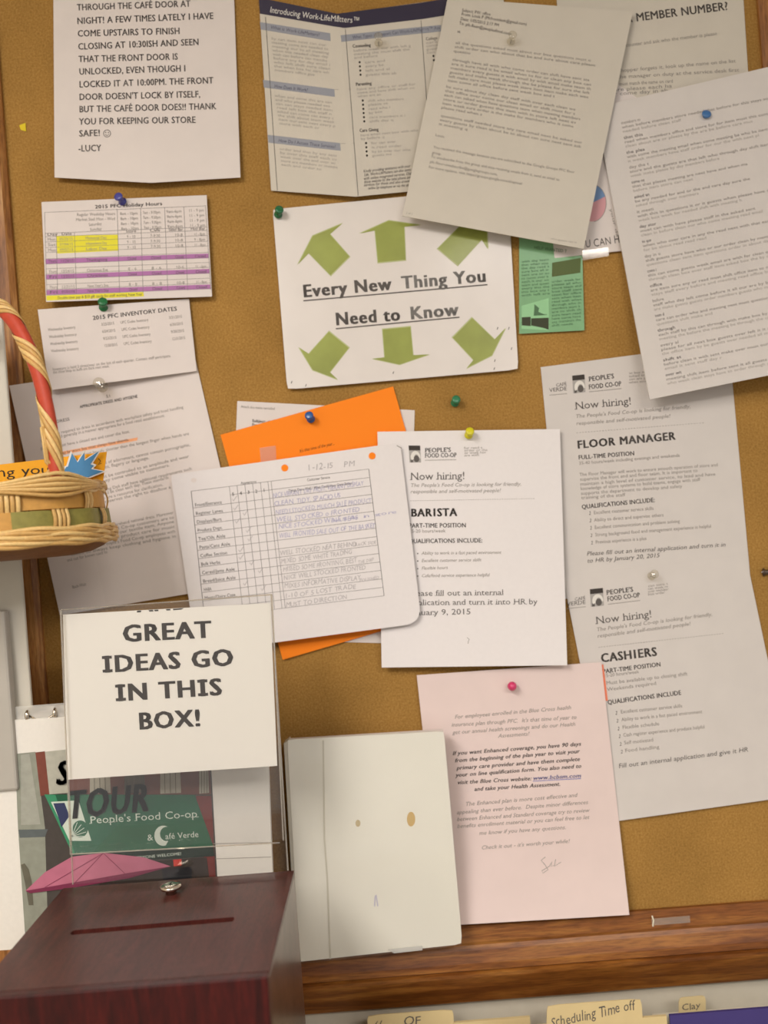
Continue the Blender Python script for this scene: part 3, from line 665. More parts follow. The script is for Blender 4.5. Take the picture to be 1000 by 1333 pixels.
s.text("QUALIFICATIONS INCLUDE", 255, 704, 598, 658, 5.8, INK2, r, bold=True)
for k, (t, x1) in enumerate((("Excellent customer service skills", 602), ("Ability to work in a fast paced environment", 695), ("Flexible schedule", 495), ("Cash register experience and produce helpful", 706), ("Self motivated", 468), ("Food handling", 495))):
    y = 752 + 36 * k; s.text("2", 290 + k*5, y, 299 + k*5, y - 1, 4.5, INK2, r, italic=.2); s.text(t, 315 + 4*k, y - 6, x1, y - 6 - (x1-315)*.1, 4.6, GREY, r)
s.text("Fill out an internal application and give it HR", 305, 1000, 908, 922, 5.8, INK2, r, bold=False, italic=.15); s.flush()

# ------------------------------------------------------------------ R: pink sheet
s = quad((745, 871), (785.6, 865), (791.5, 912), (752, 916), .0046)
s.build('lit_edge_strip', CORAL, 'coral strip put in for the lit right edge of the pink letter', 'paper', ns=3, nt=3)  # added coral strip imitating the lit edge of the pink sheet
r = R(530, 850, 3.333)
s = quad((542.6, 879), (783, 862), (819.5, 1191), (578, 1205), .0056, curl(.0015, .002, 4))
s.b = lambda S, t: .0008 * math.sin(math.pi * S) * math.sin(math.pi * t) + .013 * max(0, t - .6) ** 2 * 6.25 + .001 * S
s.build('letter_sheet', PINK, 'pale pink letter about health coverage pinned by a hot pink ball pin', 'letter')
for t, a, b, c, d, bo in (("For employees enrolled in the Blue Cross health", 206, 286, 712, 244, 0), ("insurance plan through PFC.  It's that time of year to", 192, 320, 735, 286, 0), ("get our annual health screenings and do our Health", 197, 353, 730, 316, 0), ("Assessments!", 395, 368, 530, 358, 0),
    ("If you want Enhanced coverage, you have 90 days", 197, 444, 755, 402, 1), ("from the beginning of the plan year to visit your", 207, 475, 748, 434, 1), ("primary care provider and have them complete", 215, 507, 750, 468, 1), ("your on line qualification form. You also need to", 211, 538, 756, 498, 1), ("visit the Blue Cross website:", 218, 570, 540, 552, 1), ("and take your Health Assessment.", 291, 599, 666, 576, 1),
    ("The Enhanced plan is more cost effective and", 252, 664, 738, 624, 0), ("appealing than ever before.  Despite minor differences", 215, 700, 785, 655, 0), ("between Enhanced and Standard coverage try to review", 216, 730, 790, 690, 0), ("benefits enrollment material or you can feel free to let", 217, 760, 790, 720, 0), ("me know if you have any questions.", 312, 790, 690, 764, 0), ("Check it out - it's worth your while!", 322, 853, 705, 824, 0)):
    s.text(t, a, b, c, d, 5.0, INK2 if bo else GREY, r, bold=bool(bo), italic=.3)
s.text("www.bcbsm.com", 546, 551, 755, 540, 5, mat('blue_link_print', (130, 130, 190), .7), r, bold=True, italic=.3); s.stroke([(546, 556), (755, 545)], .9, MATS['blue_link_print'], r)
s.stroke([(600, 885), (582, 900), (598, 918), (612, 940), (590, 955), (585, 945), (618, 925), (630, 905), (625, 925), (640, 922), (645, 895), (640, 925), (668, 908)], .8, GREY, r, name='signature')
s.flush()

# ------------------------------------------------------------------ O: barista
r = R(490, 500, 3.508)
s = quad((491.5, 562), (729, 558.5), (738.6, 866), (497, 869), (.0085, .0085, .0125, .0095), curl(.001, .006, 4))
s.build('job_notice', mat('bright_white_paper', (232, 226, 224), .8, noise=.01), 'white job sheet headed BARISTA beside the punched checklist, held by a yellow pin', 'notice', th=.0008)
logo(s, 532, 580, 15, 22)
s.text("PEOPLE'S", 222, 312, 342, 309, 5.6, INK2, r, bold=True, serif=True); s.text("FOOD CO-OP", 222, 336, 367, 333, 5.6, INK2, r, bold=True, serif=True); s.stroke([(222, 348), (365, 345)], .7, GREY, r)
para(s, r, [(400, 297, 485, 294), (401, 308, 508, 305), (402, 319, 500, 316), (402, 331, 470, 328)], 2.6, GREY)
s.text("Now hiring!", 155, 438, 406, 434, 9.6, INK2, r, serif=True)
s.text("The People's Food Co-op is looking for friendly,", 155, 470, 662, 464, 4.7, GREY, r, italic=.25); s.text("responsible and self-motivated people!", 155, 499, 568, 493, 4.7, GREY, r, italic=.25)
for k in range(52): s.stroke([(155 + k*11, 533 - k*.2), (161 + k*11, 533 - k*.2)], .6, GREY, r)
s.text("BARISTA", 158, 605, 371, 602, 10, INK, r, bold=2); s.text("PART-TIME POSITION", 148, 656, 411, 654, 5.6, INK2, r, bold=True); s.text("15-20 hours/week", 150, 679, 316, 677, 3.8, GREY, r)
s.text("QUALIFICATIONS INCLUDE:", 148, 727, 486, 723, 5.6, INK2, r, bold=True)
for t, y, x1 in (("Ability to work in a fast paced environment", 779, 570), ("Excellent customer service skills", 813, 479), ("Flexible hours", 848, 326), ("Cafe/food service experience helpful", 882, 517)):
    s.disc((189, y - 5), .9, .9, INK2, r); s.text(t, 206, y, x1, y - 4, 4.2, GREY, r, italic=.2)
for t, y, x1 in (("Please fill out an internal", 968, 582), ("application and turn it into HR by", 1010, 736), ("January 9, 2015", 1056, 433)): s.text(t, 150, y, x1, y - 5, 7.2, INK2, r, serif=True)
s.stroke([(415, 1158), (424, 1165), (418, 1185)], .8, GREY, r); s.flush()

# ------------------------------------------------------------------ N: checklist
r = R(220, 500, 2.941)
s = quad((222, 618), (521, 576), (549, 811), (256, 850), (.0125, .0135, .0165, .0135), curl(.0008, .004, 3))
s.build('checklist_sheet', mat('bright_white_paper_b', (228, 222, 220), .8, noise=.01), 'landscape punched checklist table filled in by hand, over the orange sheet', 'checklist', ns=40, nt=32, round_={(1, 0): 8, (1, 1): 20, (0, 0): 4}, th=.0006)
def tb(c, w):                                        # c: 0..1 across the table, w: 0..1 down
    a = (85 + 680*c, 410 - 85*c); b = (137 + 688*c, 905 - 85*c); return (a[0] + (b[0]-a[0])*w, a[1] + (b[1]-a[1])*w)
XS = [0, .215, .258, .302, .346, .39, .432, .45, 1]
for c in XS: s.stroke([tb(c, .0), tb(c, .98)], .55 if c not in (0, 1) else .8, TABLEINK, r)
for k in range(16):
    w = k / 15.3; s.stroke([tb(0 if k != 1 else .215, w), tb(1, w)], .5, TABLEINK, r)
for k, q in enumerate("54321"): a = tb(.225 + .0435*k, .075); s.text(q, a[0], a[1], a[0] + 9, a[1] - 1, 4.2, INK2, r, bold=True)
a = tb(.28, -.005); s.text("Appearance", a[0], a[1], a[0] + 60, a[1] - 7, 2.8, INK2, r)
a = tb(.65, .035); s.text("Customer Service", a[0], a[1], a[0] + 88, a[1] - 11, 3, INK2, r); a = tb(.54, .10); s.text("Things Done Well / What Could Have Gone Better", a[0], a[1], a[0] + 245, a[1] - 30, 3.0, INK2, r)
for k, t in enumerate(("Front/Entrance", "Register Lanes", "Displays/Bars", "Produce Dept.", "Tea/Oils Aisle", "Pasta/Cans Aisle", "Coffee Section", "Bulk Herbs", "Cereal/Jams Aisle", "Bread/Juice Aisle", "HABA", "Meats/Dairy Case")):
    a = tb(.012, (k + 2) / 15.3 - .008); L = len(t) * 7.4; s.text(t, a[0], a[1], a[0] + L, a[1] - L * .12, 4.3, INK2, r)
HW = ((397, 436, 745, 388, "NICE VIBRANT DRY FRUIT, VIBRANT DISPLAY"), (402, 467, 657, 434, "CLEAN, TIDY, SPACIOUS"), (408, 500, 776, 453, "NEEDS STOCKED, MULCH SALE PRODUCT"), (413, 529, 730, 488, "WELL STOCKED + FRONTED"), (418, 555, 722, 518, "NICE STOCKED WINE, TEAS"), (421, 590, 790, 550, "WELL FRONTED SALE OUT OF THE BASKET"), (425, 656, 720, 620, "WELL STOCKED NEAT BEHIND"), (430, 688, 702, 650, "MIXED SOME WHITE TRADING"), (436, 718, 720, 682, "MISSED SOME FRONTING, BEST"), (440, 750, 755, 708, "NICE WELL STOCKED FRONTED"), (441, 782, 735, 748, "MIXES INFORMATIVE DISPLAY"), (443, 820, 716, 782, "1-10 OF 5 LOST TRADE"), (446, 856, 682, 822, "MUST TO DIRECTION"))
for k, (a, b, c, d, t) in enumerate(HW): s.text(t, a, b, c, d, 6.0, BLUEINK if k < 6 else PENCIL, r, italic=.15, jit=.07, name='handwriting')
for a, b, c, d, t in ((630, 528, 875, 494, "inside in store"), (712, 622, 795, 610, "BACK SIDE"), (725, 690, 785, 676, "THE DRIP"), (730, 758, 805, 745, "POLISHED")):
    s.text(t, a, b, c, d, 4.2, BLUEINK if b == 528 else PENCIL, r, italic=.2, jit=.08, name='handwriting')
s.text("1-12-15    PM", 530, 330, 710, 314, 7.6, PENCIL, r, italic=.1, jit=.08, name='handwriting')
for x, y in ((250, 445), (255, 480), (292, 500), (262, 530), (303, 565), (310, 598), (275, 640), (276, 668), (318, 690), (350, 720), (293, 768), (360, 788)):
    s.stroke([(x - 8, y - 6), (x - 4, y + 3), (x + 10, y - 17)], .8, PENCIL, r, name='handwriting')
for p, c in (((443.5, 321), ORANGE), ((778, 275), ORANGE), ((95, 368), PAPER)):
    s.disc(p, 4.6 if c is ORANGE else 3.6, 4.6 if c is ORANGE else 3, c, r, eps=.0002, name='punched_hole', own=True)
s.stroke([(872, 235), (892, 246)], 1, GREY, r); s.flush()

# ------------------------------------------------------------------ pins
def pin(px, py, D, rgb, label, ball=False, sc_=1.0, tilt=(0, 0), clear=False, name='push_pin'):
    t = root(name, label, 'pin'); p = W(px, py, D); t.location = p
    mm = clear_mat('clear_plastic', (.93, .91, .86), .10, .08) if clear else mat('pin_plastic_%d_%d_%d' % rgb, rgb, .3, spec=.5, coat=.3, noise=.02)
    M = Matrix.Rotation(math.radians(90 + tilt[0]), 4, 'X') @ Matrix.Rotation(math.radians(tilt[1]), 4, 'Y')
    b = bmesh.new()
    if ball: prof = [(0, .002), (.0035, .0025), (.0052, .005), (.0056, .0075), (.0045, .0105), (.0025, .0125), (0, .013)]
    else: prof = [(0, 0), (.0042, 0), (.0050, .0006), (.0050, .0018), (.0036, .0026), (.0029, .0050), (.0032, .0085), (.0046, .0100), (.0052, .0112), (.0050, .0124), (.0030, .0130), (0, .0130)]
    lathe(b, [(a * sc_, z * sc_) for a, z in prof], 18, M); bm_obj('pin_head', b, mm, t, smooth=True)
    b = bmesh.new(); lathe(b, [(0, -.006), (.0005, -.004), (.0005, .003), (0, .003)], 8, M); bm_obj('needle', b, mat('pin_steel', (180, 180, 180), .25, 1, noise=.01), t)
    return t
pin(915, 158, .008, (60, 110, 165), 'sky blue push pin in the long text sheet at right', tilt=(-18, 4), sc_=1.05)
pin(362, 280, .0045, (28, 104, 62), 'dark green push pin at the corner of the arrow sign', tilt=(-14, 15))
pin(160, 263, .0072, (70, 70, 150), 'violet blue push pin over the holiday hours title', tilt=(-14, -10))
pin(135, 401, .0060, (28, 110, 62), 'green push pin at the top of the inventory dates sheet', tilt=(-22, 12), sc_=1.1)
pin(405, 546, .0048, (40, 86, 150), 'blue push pin in the bright orange sheet', tilt=(-18, -6))
pin(592, 525, .0004, (44, 120, 80), 'green push pin alone in the bare cork', tilt=(-16, 6))
pin(610, 567, .0100, (215, 205, 30), 'yellow push pin holding the barista sheet', tilt=(-20, 5))
pin(665, 893, .0078, (214, 60, 110), 'hot pink ball pin in the pale pink letter', ball=True, tilt=(-8, 6))
pin(993, 745, .0004, (70, 52, 36), 'dark brown push pin at the right edge of the cork', tilt=(0, 60))
pin(493, 57, .0095, (0, 0, 0), 'clear push pin in the navy banded leaflet', clear=True, tilt=(-18, 0))
pin(665, 55, .0145, (0, 0, 0), 'clear push pin near the top of the tilted e-mail sheet', clear=True, tilt=(-16, 5))
pin(848, 750, .0050, (0, 0, 0), 'clear push pin above the cashiers heading', clear=True, tilt=(-16, 5))
pin(134, 504, .0078, (0, 0, 0), 'clear push pin over the dress and hygiene heading', clear=True, tilt=(-10, 0), sc_=1.35)
q = quad((25, 163), (33, 160), (34, 171), (27, 169), .0012); q.build('paper_scrap', mat('yellow_paper', (226, 200, 40), .7), 'tiny yellow paper scrap stuck on the bare cork at left', 'scrap', ns=2, nt=2)
q = quad((848, 1196), (898, 1192), (899, 1201), (849, 1205), .0145); q.build('tape_piece', TAPE, 'clear tape strip on the bottom oak rail', 'tape', ns=4, nt=2, th=.0001)
q.stroke([(849, 1192), (851, 1198), (850, 1206)], 1.8, mat('pale_scratch', (225, 215, 190), .5), name='folded_end'); q.flush()
q = quad((758, 326), (792, 322), (793, 333), (759, 339), .006); q.build('tape_piece', TAPE, 'clear tape strip under the pie chart flyer', 'tape', ns=2, nt=2, th=.0001)

# ------------------------------------------------------------------ S: white binder hung on the board
r = R(350, 930, 3.704)
VINYL = mat('white_vinyl', (222, 218, 204), .38, noise=.02, scale=30, coat=.1); VINYL2 = mat('white_vinyl_pocket', (234, 230, 218), .35, noise=.02, scale=15, coat=.15)
bt = root('ring_binder', 'closed white vinyl binder with two tan spots, resting on the bottom rail', 'binder')
s = quad((374, 963), (578, 952), (602, 1229), (390, 1252), (.0445, .043, .043, .0445)); s.build('front_cover', VINYL2, parent=bt, th=.0025, round_={(1, 1): 5, (1, 0): 3, (0, 0): 3})
s.disc((686, 505), 5.4, 9.6, mat('tan_stain', (205, 172, 110), .5), r, own=True, name='stain', eps=.0003); s.disc((430, 525), 3.2, 4.6, mat('tan_stain_pale', (196, 178, 140), .5), r, own=True, name='stain', eps=.0003)
s.stroke([(510, 925), (513, 880), (517, 870), (526, 925)], 1.6, mat('violet_smudge', (196, 190, 208), .5), r, name='ink_smudge')
s.stroke([(262, 125), (268, 600), (282, 790), (296, 1180)], 2.2, mat('vinyl_crease', (206, 200, 184), .5), r, name='hinge_crease')
s.flush()
for nm, D, th in (('pages', .0400, .015), ('back_cover', .0240, .0025)):
    q = quad((371 if nm != 'pages' else 376, 965), (577, 953), (600, 1227), (386 if nm != 'pages' else 392, 1250), D)
    q.build(nm, PAPER if nm == 'pages' else VINYL, parent=bt, th=th, ns=4, nt=4)
q = quad((369.5, 968), (376, 963), (392, 1252), (386, 1250), (.041, .0442, .0442, .041)); q.build('spine', VINYL, parent=bt, th=.017, ns=3, nt=6)
q = quad((373.5, 961.5), (579, 950), (603.5, 1231), (389, 1255), .0455); q.build('clear_sleeve', clear_mat('clear_sleeve', (1, 1, .995), .025, .02), parent=bt, th=.0001, ns=8, nt=8, round_={(1, 1): 6, (1, 0): 4, (0, 0): 4})
q = quad((505, 1236), (550, 1231), (550, 1237), (513, 1241), .046); q.build('sleeve_tab', clear_mat('sleeve_tab', (.9, .9, .88), .06, .45), parent=bt, th=.0003, ns=3, nt=2)

# ------------------------------------------------------------------ suggestion box
BX0, BX1, BYF, BYB, BTOP, BBOT = -.360, -.121, -.370, -.150, ZC - .362, ZC - .662
sb = root('suggestion_box', 'dark mahogany suggestion box with a slotted lid and chrome lock', 'box'); sb.location = ((BX0+BX1)/2, (BYF+BYB)/2, BBOT)
L0 = Vector(sb.location)
def loc(o):
    o.data.transform(Matrix.Translation(-L0)); return o
b = bmesh.new()
for lo, hi in (((BX0, BYF+.0103, BBOT), (BX0+.010, BYB, BTOP-.0045)), ((BX0+.010, BYB-.010, BBOT), (BX1-.0102, BYB, BTOP-.0045)), ((BX0+.010, BYF+.010, BBOT), (BX1-.010, BYB-.010, BBOT+.008))): bx(b, lo, hi)
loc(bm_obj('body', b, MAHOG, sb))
loc(box_obj('side_panel', (BX1-.010, BYF+.0103, BBOT), (BX1, BYB, BTOP-.0045), wood_mat('mahogany_side_sheen', (70, 44, 38), (86, 58, 50), (98, 68, 58), (2, 1, .7), rough=.3, coat=.5), sb, .0012))  # lighter greyish wood tones paint in the reflection on this side
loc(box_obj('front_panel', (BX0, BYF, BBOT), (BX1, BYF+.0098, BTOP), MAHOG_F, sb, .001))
# lid with a real slot
b = bmesh.new(); sx0, sx1, sy, hw = -.313, -.168, -.259, .0048
inner = [(sx0 + .002*math.cos(a)*1.3, sy + hw*math.sin(a)) for a in [math.pi/2 + k*math.pi/6 for k in range(7)]] + [(sx1 + .002*math.cos(a)*1.3, sy + .002 + hw*math.sin(a)) for a in [-math.pi/2 + k*math.pi/6 for k in range(7)]]
outer = [(BX0, BYF+.0100), (BX1, BYF+.0100), (BX1, BYB), (BX0, BYB)]
ev = []
for ring in (inner, outer):
    vs = [b.verts.new((x, y, BTOP)) for x, y in ring]; ev += [b.edges.new((vs[i], vs[(i+1) % len(vs)])) for i in range(len(vs))]
bmesh.ops.triangle_fill(b, edges=ev, use_beauty=True)
g = bmesh.ops.extrude_face_region(b, geom=b.faces[:]); bmesh.ops.translate(b, verts=[v for v in g['geom'] if isinstance(v, bmesh.types.BMVert)], vec=(0, 0, -.004))
loc(bm_obj('lid', b, MAHOG, sb))
b = bmesh.new(); bx(b, (sx0 - .004, sy - .008, BTOP - .0065), (sx1 + .004, sy + .012, BTOP - .0045)); loc(bm_obj('slot_liner', b, mat('dark_red_liner', (116, 34, 30), .6, noise=.05), sb))
lk = WH(223, 1163, BTOP)
b = bmesh.new(); lathe(b, [(0, 0), (.0055, 0), (.0052, .0030), (.0098, .0052), (.0106, .0070), (.0098, .0086), (.006, .0094), (0, .0096)], 28, Matrix.Translation(lk)); lo_ = loc(bm_obj('lock', b, mat('chrome', (215, 205, 190), .18, 1, noise=.01), sb, smooth=True))
b = bmesh.new(); bx(b, (lk.x - .0007, lk.y - .0030, lk.z + .0090), (lk.x + .0007, lk.y + .0030, lk.z + .0098)); k_ = loc(bm_obj('keyhole', b, mat('keyhole_black', (20, 18, 16), .6, noise=.01), lo_))

# ------------------------------------------------------------------ sign holder standing on the box
ACR = clear_mat('clear_acrylic', (.998, .997, .994), .035, .004, .03); ACE = clear_mat('acrylic_edge', (.85, .80, .72), .2, .15, .1)  # edge tubes are milkier to paint the bright highlight along the panes
sh = root('sign_holder', 'clear upright acrylic sign holder standing on the mahogany box', 'sign holder')
q = quad((80, 793), (353, 775), (375, 1133), (95, 1151), .156); q.build('back_pane', ACR, parent=sh, th=.002, ns=4, nt=4)
q = quad((79, 794), (354, 774), (369, 1094), (92, 1112), .1655); q.build('front_pane', ACR, parent=sh, th=.0015, ns=4, nt=4, round_={(1, 1): 6, (0, 1): 6})
for a, c, D in (((353, 775), (375, 1133), .1562), ((354, 774), (369, 1094), .1658), ((80, 793), (95, 1151), .1562), ((79, 794), (92, 1112), .1658)):
    b = bmesh.new(); tube(b, [W(*a, D), W(*c, D)], .0009, 6); bm_obj('pane_edge', b, ACE, sh)
for a, c, D in (((79, 794), (354, 774), .1658), ((92, 1112), (364, 1097), .1658)):
    b = bmesh.new(); tube(b, [W(*a, D), W(*c, D)], .0008, 6); bm_obj('pane_edge', b, ACE, sh)
bl, br = W(95, 1151, .156), W(375, 1133, .156)
box_obj('foot', (bl.x, -.176, BTOP + .0004), (br.x, -.156, BTOP + .0024), ACR, sh)
r = R(0, 760, 2.5)
s = quad((82, 800), (352, 785), (361, 997), (88, 1015), .1605, curl(.0012)); s.build('sign_card', mat('sign_paper', (226, 221, 212), .6, noise=.01), 'white card reading GREAT IDEAS GO IN THIS BOX in the acrylic holder', 'sign')
s.text("AND", 448, 92, 620, 81, 21, INK, r, bold=2, clip=((82, 800.5), (352, 785.5)))
for t, a, b_, c, d in (("GREAT", 400, 189, 693, 174), ("IDEAS GO", 334, 289, 766, 265), ("IN THIS", 377, 382, 728, 361), ("BOX!", 452, 474, 660, 462)):
    s.text(t, a, b_, c, d, 21.4, INK, r, bold=2, serif_i=True)
s.flush()

# ------------------------------------------------------------------ tour easel binder behind the holder
r = R(0, 960, 2.564)
tb_ = root('easel_binder', 'white ring binder stood on end with a storefront photo on its cover', 'binder')
s = quad((-26, 940), (346, 918), (358, 1215), (-14, 1238), .100)
s.build('front_cover', mat('white_cover', (228, 223, 214), .4, noise=.02, coat=.1), parent=tb_, th=.004, ns=12, nt=12)
q = quad((-28, 925), (344, 903), (358, 1215), (-14, 1238), .062); q.build('back_cover', MATS['white_cover'], parent=tb_, th=.004, ns=4, nt=4)
q = quad((-24, 934), (344, 912), (356, 1213), (-12, 1236), .0935); q.build('pages', PAPER, parent=tb_, th=.020, ns=4, nt=4)
CHROME = MATS['chrome']
for x, y in ((37, 929), (73, 926)):
    b = bmesh.new(); c0 = W(x, y, .094)
    tube(b, [c0 + Vector((0, .008*math.cos(a) + .003, .0065*math.sin(a) - .002)) for a in [k*math.pi/10 - .2 for k in range(13)]], .0022, 8)
    bm_obj('binder_ring', b, CHROME, tb_, smooth=True)
b = bmesh.new(); tube(b, [W(37, 931, .096), W(48, 937, .098), W(62, 936, .098), W(73, 928, .096)], .0012, 6); bm_obj('ring_bar', b, CHROME, tb_, smooth=True)
q = quad((6, 921), (84, 915), (86, 937), (4, 942), .097); q.build('clear_pocket', clear_mat('pocket_film', (.95, .95, .93), .06, .3), parent=tb_, th=.0002, ns=3, nt=2)
# the photograph on the cover
ph = Sheet(s.c, s.b); ph.o = s.o
p_ = lambda n, pts, rgb, e=.0003: ph.poly(pts, mat('photo_print_%d_%d_%d' % rgb, rgb, .5, noise=.08, scale=120), r, eps=e, own=True, name=n, mx=40)
pic = p_('cover_photo', [(50, 55), (700, 12), (735, 640), (85, 660)], (72, 66, 62))
p_('photo_facade', [(50, 55), (118, 48), (150, 300), (160, 640), (83, 650), (60, 300)], (142, 144, 130), .0004)
p_('photo_column', [(70, 58), (98, 55), (135, 290), (70, 292)], (160, 160, 148), .0005)
p_('photo_ledge', [(62, 308), (160, 306), (150, 332), (66, 335)], (92, 98, 98), .0006)
p_('photo_arch', [(70, 425), (82, 420), (96, 440), (106, 480), (112, 560), (96, 560), (84, 490)], (100, 96, 82), .0006)
p_('photo_brick', [(118, 50), (150, 46), (165, 190), (135, 195)], (120, 66, 54), .0005)
p_('photo_brick', [(225, 100), (700, 60), (705, 190), (640, 190), (230, 190)], (104, 62, 52), .0004)
p_('photo_brick', [(655, 195), (705, 195), (720, 470), (690, 470)], (112, 48, 44), .0004)
p_('photo_window', [(150, 48), (222, 40), (228, 185), (165, 190)], (176, 174, 160), .0006)
for x in (300, 415, 535, 665):
    p_('photo_window', [(x, 100), (x + (66 if x < 600 else 30), 98), (x + (70 if x < 600 else 33), 185), (x, 188)], (158, 152, 136) if x != 415 else (84, 74, 62), .0006)
    for k in range(3): ph.stroke([(x + 14 + 18*k, 100), (x + 16 + 18*k, 186)] if x < 600 else [(x + 8 + 9*k, 100), (x + 8 + 9*k, 186)], .8, mat('photo_mullion', (98, 88, 74), .6), r, eps=.0008, name='photo_detail')
AW = mat('photo_awning_green', (36, 92, 66), .5, noise=.1, scale=60)
ph.poly([(148, 190), (650, 192), (712, 362), (242, 388)], AW, r, eps=.0009, own=True, name='photo_awning', mx=40)
ph.poly([(148, 190), (185, 192), (250, 386), (242, 388)], mat('photo_awning_light', (60, 138, 100), .5), r, eps=.0010, own=True, name='photo_awning', mx=40)
ph.poly([(242, 388), (712, 362), (716, 396), (242, 425)], mat('photo_valance', (34, 50, 44), .6), r, eps=.0009, own=True, name='photo_valance', mx=40)
ph.stroke([(242, 389), (712, 363)], 1.2, mat('photo_edge_pale', (130, 150, 126), .6), r, eps=.0012, name='photo_detail')
PW = mat('photo_lettering', (200, 210, 196), .6)
ph.poly([(170, 215), (262, 210), (305, 345), (232, 345)], PW, r, eps=.0011, name='photo_logo')
ph.poly([(178, 220), (215, 218), (232, 262), (205, 300), (196, 270)], mat('photo_navy', (52, 58, 92), .6), r, eps=.0013, name='photo_logo')
ph.disc((268, 305), 10, 11, AW, r, eps=.0013, name='photo_logo'); 
for a in range(6): ph.stroke([(240, 330), (240 + 50*math.cos(-a*.3), 330 + 50*math.sin(-a*.3))], .8, PW, r, eps=.0015, name='photo_logo')
ph.acc_eps = 0
def ptext(t, a, b, c, d, h, m, e, **kw):
    V, Fc = layout(t, r((a, b)), r((c, d)), h, **kw); ph.put(V, Fc, m, e, 'photo_lettering')
ptext("People's Food Co-op", 300, 288, 660, 266, 9.5, PW, .0013, serif=True); ptext("&", 492, 345, 512, 343, 8, PW, .0013); ptext("afé Verde", 552, 340, 664, 332, 7.5, PW, .0013)
ph.poly([r((545 + 30*math.cos(a), 328 + 34*math.sin(a))) for a in [4.9 - .36*k for k in range(11)]] + [r((556 + 22*math.cos(a), 322 + 24*math.sin(a))) for a in [1.3 + .36*k for k in range(11)]], PW, I1, eps=.0013, name='photo_logo')
ptext("EVERYONE WELCOME!", 440, 408, 606, 392, 3.6, PW, .0012)
p_('photo_doorway', [(330, 425), (690, 400), (720, 640), (330, 640)], (54, 46, 42), .0007)
p_('photo_sign', [(578, 408), (606, 406), (606, 428), (580, 430)], (190, 50, 44), .0010); p_('photo_sign', [(540, 440), (640, 432), (640, 470), (545, 476)], (34, 34, 38), .0009)
UM = mat('photo_umbrella', (184, 108, 130), .5, noise=.06, scale=60)
ph.poly([(85, 512), (150, 450), (240, 398), (345, 385), (480, 400), (570, 430), (430, 460), (230, 495)], UM, r, eps=.0014, own=True, name='photo_umbrella', mx=40)
UD = mat('photo_umbrella_dark', (120, 46, 74), .5)
ph.poly([(85, 512), (230, 487), (430, 452), (570, 430), (430, 470), (230, 504), (100, 520)], UD, r, eps=.0017, own=True, name='photo_umbrella', mx=40)
for q in ([(345, 386), (240, 495)], [(345, 386), (425, 462)], [(345, 386), (150, 500)]): ph.stroke(q, .7, UD, r, eps=.0018, name='photo_detail')
TI = mat('cover_lettering', (44, 42, 38), .5)
ptext("S", 186, 158, 232, 155, 30, TI, .0022, bold=2, italic=.2); ptext("TOUR", 222, 272, 498, 244, 35, TI, .0022, bold=2, italic=.2)
for x0_, y0_, x1_, y1_ in ((720, 405, 905, 399), (708, 355, 905, 350)): ph.stroke([(x0_, y0_), (x1_, y1_)], 1.0, LGREY, r, eps=.0004)
ph.flush(s.o)

# ------------------------------------------------------------------ furniture carrying these things (below the frame)
CAB = mat('beige_metal', (196, 186, 164), .5, noise=.02, scale=20)
ct = root('counter', 'pale counter below the bulletin board', 'counter'); ct.location = (.1, -.3, .75)
box_obj('worktop', (-1.0, -.12, -.03), (1.5, .308, 0), mat('pale_laminate', (190, 180, 160), .5, noise=.04, scale=30), ct, .002)
box_obj('base_cabinet', (-.98, -.10, -.75), (1.48, .308, -.03), CAB, ct)
fc = root('drawer_unit', 'low beige metal drawer unit under the mahogany box', 'cabinet'); fc.location = (-.27, -.2, .75)
box_obj('body', (-.18, -.19, .0004), (.16, .178, .1376), CAB, fc, .002); dr = box_obj('drawer', (-.165, -.196, .015), (.145, -.1902, .125), CAB, fc, .001)
b = bmesh.new(); tube(b, [(-.04, -.196, .07), (-.04, -.21, .07), (.02, -.21, .07), (.02, -.196, .07)], .003, 8); bm_obj('handle', b, CHROME, dr)
cb = root('storage_box', 'brown cardboard document box behind the mahogany box', 'box'); cb.location = (-.27, -.09, .888)
bb = uv(180, 1225); ztop = ZC - bb[1] / F * (DIST - .09) - .002
box_obj('body', (-.16, -.045, .0002), (.11, .055, ztop - .888 - .03), mat('cardboard', (176, 136, 88), .85, noise=.04, scale=80), cb)
box_obj('lid', (-.163, -.048, ztop - .888 - .0298), (.113, .058, ztop - .888 - .012), MATS['cardboard'], cb)

# ------------------------------------------------------------------ folders standing on the counter
MAN = mat('manila', (218, 196, 146), .75, noise=.03, scale=40); VIO = mat('violet_card', (70, 60, 120), .55, noise=.03, scale=40); WF = mat('white_card', (214, 206, 186), .7, noise=.02, scale=40)
def folder(label, x0, x1, ytop, D, m, tabpx=None, txt=None, tabm=None, name='file_folder'):
    t = root(name, label, 'folder'); a, b_ = W(x0, ytop, D), W(x1, ytop - (x1 - x0) * .077, D)
    zt = a.z; t.location = ((a.x + b_.x)/2, -D, .75)
    bo = bmesh.new(); bx(bo, (a.x, -D, .7505), (b_.x, -D + .0015, zt)); bx(bo, (a.x, -D + .0022, .7505), (b_.x, -D + .0037, zt))
    bx(bo, (a.x, -D - .0, .7503), (b_.x, -D + .0037, .7515))
    o = bm_obj('body', bo, m, t); o.data.transform(Matrix.Translation(-Vector(t.location)))
    if tabpx:
        s = quad(*tabpx, D + .0004); o = s.build('tab', tabm or MAN, parent=t, th=.0012, ns=8, nt=6, round_={(0, 0): 5, (1, 0): 5})
        if txt:
            for (q, *c) in txt: s.text(q, *c, INK2, jit=.05, italic=.15, name='handwriting')
            s.flush(s.o)
        for c in [o] + list(o.children):
            c.data.transform(Matrix.Translation(-Vector(t.location)))
    return t
folder('manila folder with a rounded tab below the white binder', 455, 690, 1342, .030, MAN, ((478, 1322), (590, 1314), (592, 1350), (480, 1358)), (("(/     OF", 486, 1340, 548, 1333, 11),))
